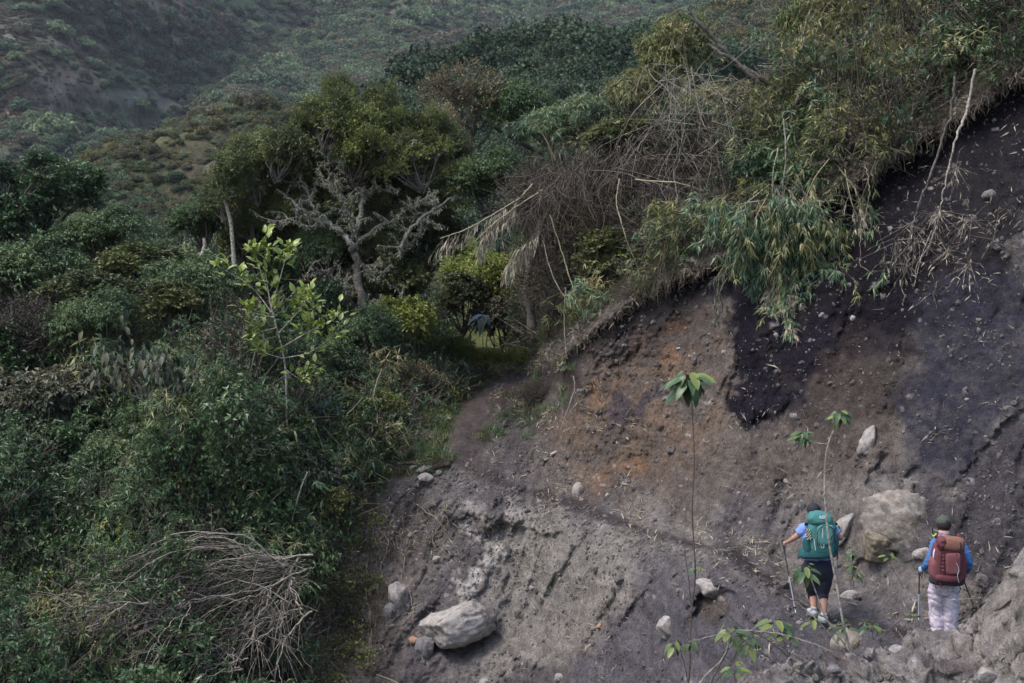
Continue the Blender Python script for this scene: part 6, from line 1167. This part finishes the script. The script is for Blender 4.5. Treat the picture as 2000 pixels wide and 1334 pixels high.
def cap(c, m, parent, br, seed, hole):
    h = c['head'] + [0, 0, .035]
    def extra(q):
        s = norm(np.cross(FA, [0, 0, 1])); t = np.linspace(-1, 1, 9)
        v = [h + FA * .085 * math.cos(x * 1.2) + s * .085 * math.sin(x * 1.2) + [0, 0, -.01] for x in t] + [h + FA * (.085 + .07 * math.cos(x * 1.4)) + s * .08 * math.sin(x * 1.3) + [0, 0, -.03] for x in t]; q.add(v, [[i, i + 1, i + 10, i + 9] for i in range(8)])
    o = dome('cap', h, (.098, .108, .098), m, parent, -.12, extra=extra); q = Acc(); sq(q, h + [0, 0, .099], (.009, .009, .006), (1, 1), 8, 6); link('cap_button', q.mesh('cap_button', [M[m]], True), o); return o
dome('hair', jw['head'] + [0, .0, .01] - FA * .012, (.094, .098, .098), 'hair', pw, -.75); cap(jw, 'black', pw, 1, 1, False)
def shoe(c, sd, parent):
    f = c[sd + 'an'] - [0, 0, .052] + FA * .045; q = Acc(); sq(q, (0, 0, 0), (.048, .125, .048), (.7, .7), 20, 12); me = q.mesh('shoe', [M['shoe']], True); o = link('shoe', me, parent, f); o.rotation_euler = (0, 0, math.atan2(-FA[0], FA[1])); q = Acc(); sq(q, (0, 0, -.042), (.05, .13, .015), (.4, .7), 20, 8); link('sole', q.mesh('sole', [M['sole']], True), o)
    q = Acc(); etube(q, [c[sd + 'an'] - [0, 0, .03], c[sd + 'an'] + [0, 0, .03]], [.046, .045], [.046, .045]); link('sock', q.mesh('sock', [M['shoe']], True), parent)
for sd in 'lr': shoe(jw, sd, pw)
# her backpack
bw = tag(empty('backpack', at(1600, 1086, Yw - .22)), 'large teal hiking backpack with rounded lid on the first hiker', 'backpack'); ob = np.array(bw.location); q_ = lambda px, py, dY=0: np.array(at(px, py, Yw - .22 + dY)) - ob
s_ = Yw / K
sqpart('pack_body', q_(1604, 1050), (.195, .13, .25), 'teal', bw, (.45, .55), .06, -.04, .010, 9, 2)
sqpart('lid', q_(1601, 1012, -.02), (.175, .145, .105), 'teal', bw, (.75, .7), .10, .12, .010, 8, 3)
lidtop = sqpart('front_pocket', q_(1612, 1044, -.12), (.125, .06, .155), 'teal_light', bw, (.6, .7), .05, 0, .006, 10, 4)
sqpart('hip_base', q_(1597, 1078, .03), (.265, .15, .085), 'teal_dark', bw, (.55, .7), -.05, .12, .008, 9, 5)
sqpart('side_pocket', q_(1576, 1066, -.02), (.055, .085, .12), 'teal_dark', bw, (.6, .7), -.1, 0, .006, 12, 6)
sqpart('side_pocket', q_(1630, 1062, -.02), (.05, .085, .12), 'teal_dark', bw, (.6, .7), .1, 0, .006, 12, 7)
strap('pocket_trim', [q_(1596, 1066, -.17), q_(1597, 1040, -.18), q_(1603, 1030, -.185), q_(1612, 1026, -.19), q_(1622, 1029, -.185), q_(1628, 1036, -.18), q_(1630, 1060, -.17)], 'black', bw, .0065)
strap('webbing', [q_(1607, 1032, -.20), q_(1607, 1050, -.205)], 'cord', bw, .005); strap('webbing', [q_(1590, 1052, -.16), q_(1593, 1075, -.17)], 'cord', bw, .005); strap('webbing', [q_(1632, 1030, -.12), q_(1622, 1055, -.19)], 'black', bw, .007); strap('loop', [q_(1603, 1063, -.2), q_(1605, 1070, -.2), q_(1609, 1069, -.2), q_(1609, 1063, -.2)], 'cord', bw, .004)
for x, y, px_ in ((1,1,1570),(1,1,1626)): strap('shoulder_strap', [q_(px_ + 8, 1024, .05), q_(px_ + 4, 1022, .16), q_(px_ + 3, 1030, .32)], 'black', bw, .02)
# checkered sandals strapped on the side
q = Acc(); q2 = Acc()
for i in range(4):
    for k_ in range(8):
        c0 = q_(1573 + i * 2.3 + k_ * .5, 1034 + k_ * 2.5, -.13); (q if (i + k_) % 2 else q2).add(c0 + np.array([[0, 0, 0], [.0165, 0, 0], [.0165, 0, -.018], [0, 0, -.018], [0, .02, 0], [.0165, .02, 0], [.0165, .02, -.018], [0, .02, -.018]]), [[0, 3, 2, 1], [0, 1, 5, 4], [2, 3, 7, 6], [1, 2, 6, 5], [0, 4, 7, 3]])
cs = link('checked_pouch', q.mesh('checked', [M['check']]), bw); link('dark_squares', q2.mesh('dark_squares', [M['hair']]), cs)
# white maker's mark on the lid
cu = bpy.data.curves.new('mark', 'FONT'); cu.body = 'REI'; cu.size = .062; cu.align_x = 'CENTER'; cu.extrude = .001; tmp = bpy.data.objects.new('mark', cu); COL.objects.link(tmp); me = evaluate(tmp); me.materials.clear(); me.materials.append(M['white']); lg = link('lettering', me, bw, q_(1606.5, 1013, -.172)); lg.rotation_euler = (R(82), R(-5), 0)
# ---- second hiker
Yn = 19.0; FB_ = norm(np.array([-.12, 1, 0.])); FA2 = FA; FA = FB_
JM = dict(pelvis=(1843,1141), waist=(1847,1118), chest=(1850,1082,.02), neck=(1844,1044,.05), head=(1843,1025,.08), top=(1842,1003,.07), lsh=(1829,1060,.03), rsh=(1873,1060,.03), lel=(1817,1095,-.03), rel=(1891,1098,-.02), lha=(1801,1113,.14), rha=(1884,1122,.22),
  lhip=(1830,1150), rhip=(1857,1150), lkn=(1828,1192,.05), rkn=(1858,1192,-.02), lan=(1832,1234,0), ran=(1855,1234,-.02))
lm = at(1843, 1243, Yn); pm, jm, hm = hiker('hiker in long blue shirt, pale trousers and olive cap, standing with back turned', JM, Yn, FA, dict(skin='skin'), lm); c = jm
a = Acc(); etube(a, [c['waist'] - [0, 0, .08], c['waist'] + [0, 0, .04], c['chest'], c['chest'] * .35 + c['neck'] * .65 - [0, 0, .03], c['neck'] + [0, 0, .005]], [.175, .175, .195, .165, .07], [.13, .13, .14, .11, .068], k=4)
for sd in 'lr': etube(a, [c['chest'] * .5 + c[sd + 'sh'] * .5, c[sd + 'sh'], c[sd + 'el'], c[sd + 'el'] * .15 + c[sd + 'ha'] * .85], [.075, .076, .062, .043], [.078, .076, .062, .043], k=5)
link('shirt', garment('shirt', a, M['blue_shirt'], .013, .007, seed=6), pm)
a = Acc(); etube(a, [c['waist'] - [0, 0, .03], c['pelvis'] + [0, 0, .05], c['pelvis'] - [0, 0, .05], c['pelvis'] - [0, 0, .13]], [.16, .19, .205, .17], [.125, .14, .15, .13], k=4)
for sd in 'lr': etube(a, [c[sd + 'hip'] + [0, 0, .02], c[sd + 'hip'] * .5 + c[sd + 'kn'] * .5, c[sd + 'kn'], c[sd + 'kn'] * .5 + c[sd + 'an'] * .5, c[sd + 'an'] - [0, 0, .01]], [.115, .112, .098, .098, .088], [.12, .115, .10, .10, .09], k=5)
link('trousers', garment('trousers', a, M['trouser'], .013, .013, (8, 8, 16), 7, 3), pm)
dome('hair', jm['head'] + [0, 0, .01] - FA * .014, (.094, .1, .10), 'hair', pm, -.7); cp = cap(jm, 'olive_cap', pm, 1, 2, True)
q = Acc(); hc = jm['head'] + [0, 0, .045] - FA * .104; t = np.linspace(0, math.pi, 9); q.add([hc + np.array([.032 * math.cos(x), 0, .026 * math.sin(x)]) for x in t] + [hc + np.array([0, -.002, -.0])], [[i, i + 1, 9, 9] for i in range(8)][:0] or [[i, i + 1, 9] for i in range(8)]); link('cap_opening', q.mesh('cap_opening', [M['hair']]), cp)
q = Acc(); etube(q, [c['neck'] - [0, 0, .03], c['neck'] + [0, 0, .01], c['neck'] + [0, 0, .05]], [.078, .070, .064], [.075, .07, .066], k=4); nm = q.mesh('neck_scarf', [M['scarf']], True); crease(nm, .012, 30, 4); link('neck_scarf', nm, pm)
for sd in 'lr': shoe(jm, sd, pm)
q = Acc(); sq(q, jm['lha'] + FA * .03, (.035, .05, .042), (.8, .8)); link('glove', q.mesh('glove', [M['glove']], True), pm)
# his backpack
bm_ = tag(empty('backpack', at(1850, 1140, Yn - .22)), 'maroon and rust hiking backpack on the second hiker', 'backpack'); ob = np.array(bm_.location); q_ = lambda px, py, dY=0: np.array(at(px, py, Yn - .22 + dY)) - ob
sqpart('pack_body', q_(1851, 1098), (.215, .135, .285), 'maroon', bm_, (.5, .55), 0, .02, .012, 9, 12)
sqpart('lid', q_(1858, 1062, -.04), (.165, .13, .10), 'rust', bm_, (.55, .6), .08, 0, .010, 10, 13)
sqpart('rolled_jacket', q_(1839, 1060, -.10), (.062, .07, .085), 'maroon', bm_, (.8, .9), 0, 0, .012, 18, 14)
sqpart('front_pocket', q_(1861, 1101, -.13), (.10, .045, .14), 'maroon_light', bm_, (.35, .4), 0, 0, .004, 10, 15)
sqpart('side_pocket', q_(1826, 1108, -.02), (.075, .09, .15), 'maroon_light', bm_, (.6, .7), -.08, .1, .008, 12, 16)
sqpart('side_pocket', q_(1879, 1112, .0), (.05, .09, .14), 'maroon', bm_, (.6, .7), .08, 0, .008, 12, 17)
sqpart('hip_belt', q_(1848, 1134, .02), (.225, .15, .055), 'black', bm_, (.5, .7), .04, 0, .006, 12, 18); sqpart('bottom', q_(1850, 1128, -.04), (.19, .12, .06), 'maroon', bm_, (.6, .6), .05, 0, .006, 12, 19)
sqpart('bottle', q_(1826.5, 1083, -.06), (.03, .03, .055), 'bottle', bm_, (.5, 1), 0, 0, 0, 10, 20); sqpart('bottle_cap', q_(1826.5, 1074, -.06), (.018, .018, .014), 'white', bm_, (.5, 1), 0, 0, 0, 10, 21, 14, 8)
for pts in ([(1840, 1075), (1838, 1095), (1836, 1120)], [(1868, 1082), (1872, 1105), (1874, 1130)], [(1876, 1060), (1878, 1090), (1873, 1125)]): strap('webbing', [q_(p[0], p[1], -.17) for p in pts], 'hair', bm_, .006)
for i in range(5): sqpart('daisy_loop', q_(1841.5, 1086 + i * 7, -.155), (.022, .012, .014), 'maroon_light', bm_, (.6, .6), 0, 0, 0, 10, 3, 10, 8)
strap('cord', [q_(1868, 1100, -.19), q_(1873, 1112, -.19), q_(1870, 1125, -.19), q_(1873, 1138, -.17)], 'cord', bm_, .0035); strap('webbing', [q_(1870, 1138, -.1), q_(1876, 1150, -.1), q_(1871, 1158, -.1)], 'black', bm_, .006); strap('webbing', [q_(1826, 1136, -.1), q_(1828, 1150, -.12)], 'black', bm_, .006); strap('webbing', [q_(1836, 1136, -.12), q_(1838, 1150, -.14)], 'maroon', bm_, .006)
for px_ in (1829, 1872): strap('shoulder_strap', [q_(px_, 1050, .08), q_(px_, 1045, .17), q_(px_ - 1, 1055, .33)], 'maroon', bm_, .022)
strap('clip', [q_(1820, 1043, .1), q_(1824, 1047, .05), q_(1829, 1042, .05)], 'lime', bm_, .008); strap('rod', [q_(1821.5, 1032, .08), q_(1821.5, 1044, .08)], 'black', bm_, .011)
# ---- trekking poles
def pole(label, top, tip, Y, dy=(0, 0), col='metal'):
    A, B = np.array(at(*top, Y + dy[0])), np.array(at(*tip, Y + dy[1])); root = tag(empty('trekking_pole', B), label, 'trekking pole', 'trekking poles'); A = A - B; z = np.zeros(3); L = lambda t: A * (1 - t)
    for nm, t0, t1, rr, m in (('grip', 0, .13, .017, 'black'), ('upper_shaft', .13, .5, .0095, 'black' if col == 'metal' else col), ('lower_shaft', .5, .97, .0075, col), ('tip', .97, 1, .006, 'white')):
        q = Acc(); tube(q, [L(t0), L((t0 + t1) / 2), L(t1)], [rr, rr * .95], 8); link(nm, q.mesh(nm, [M[m]], True), root)
    q = Acc(); tube(q, [L(.93), L(.94)], [.03, .03], 12); sq(q, L(.935), (.028, .028, .006), (1, 1), 14, 6); link('basket', q.mesh('basket', [M['black']], True), root)
    q = Acc(); tube(q, [L(.02), L(.02) + [.03, -.02, -.03], L(.05) + [.02, -.03, -.08], L(.02)], [.005, .005], 5, k=5); link('wrist_loop', q.mesh('loop', [M['black']], True), root); return root
def hp(j, hs, loc, s): p = hs[s] + np.array(loc); return (p[0] / p[1] * K + 1000, 667 - p[2] / p[1] * K), p[1]
(pt, yy) = hp(jw, hw, lw, 'l'); pole('trekking pole in the left hand of the first hiker', (pt[0] - .5, pt[1] - 8), (1554, 1196), Yw, (yy - Yw, -.1), 'metal')
(pt, yy) = hp(jw, hw, lw, 'r'); pole('trekking pole held in front by the right hand of the first hiker', (pt[0] + .5, pt[1] - 11), (1632, 1160), Yw, (yy - Yw, .45), 'metal')
(pt, yy) = hp(jm, hm, lm, 'l'); pole('greenish trekking pole in the gloved left hand of the second hiker', (pt[0], pt[1] - 6), (1794, 1210), Yn, (yy - Yn, .15), 'metal')
(pt, yy) = hp(jm, hm, lm, 'r'); pole('dark trekking pole held low on the right side of the second hiker', (pt[0] - 3, pt[1] - 4), (1904, 1192), Yn, (yy - Yn, .3), 'black')

# ================================================================== HAZE
import bmesh as _b
bm = _b.new(); _b.ops.create_cube(bm, size=1); me = bpy.data.meshes.new('haze'); bm.to_mesh(me); bm.free()
hz = link('haze', me); hz.scale = (1800, 1300, 560); hz.location = (50, 560, 170); tag(hz, 'thin blue air haze filling the valley', kind='stuff')
hm_ = bpy.data.materials.new('haze'); hm_.use_nodes = True; t = hm_.node_tree; t.nodes.remove(t.nodes['Principled BSDF']); v = t.nodes.new('ShaderNodeVolumePrincipled'); v.inputs['Color'].default_value = (.84, .86, 1, 1); v.inputs['Density'].default_value = .00010; v.inputs['Anisotropy'].default_value = .2
t.links.new(v.outputs[0], t.nodes['Material Output'].inputs['Volume']); me.materials.append(hm_)
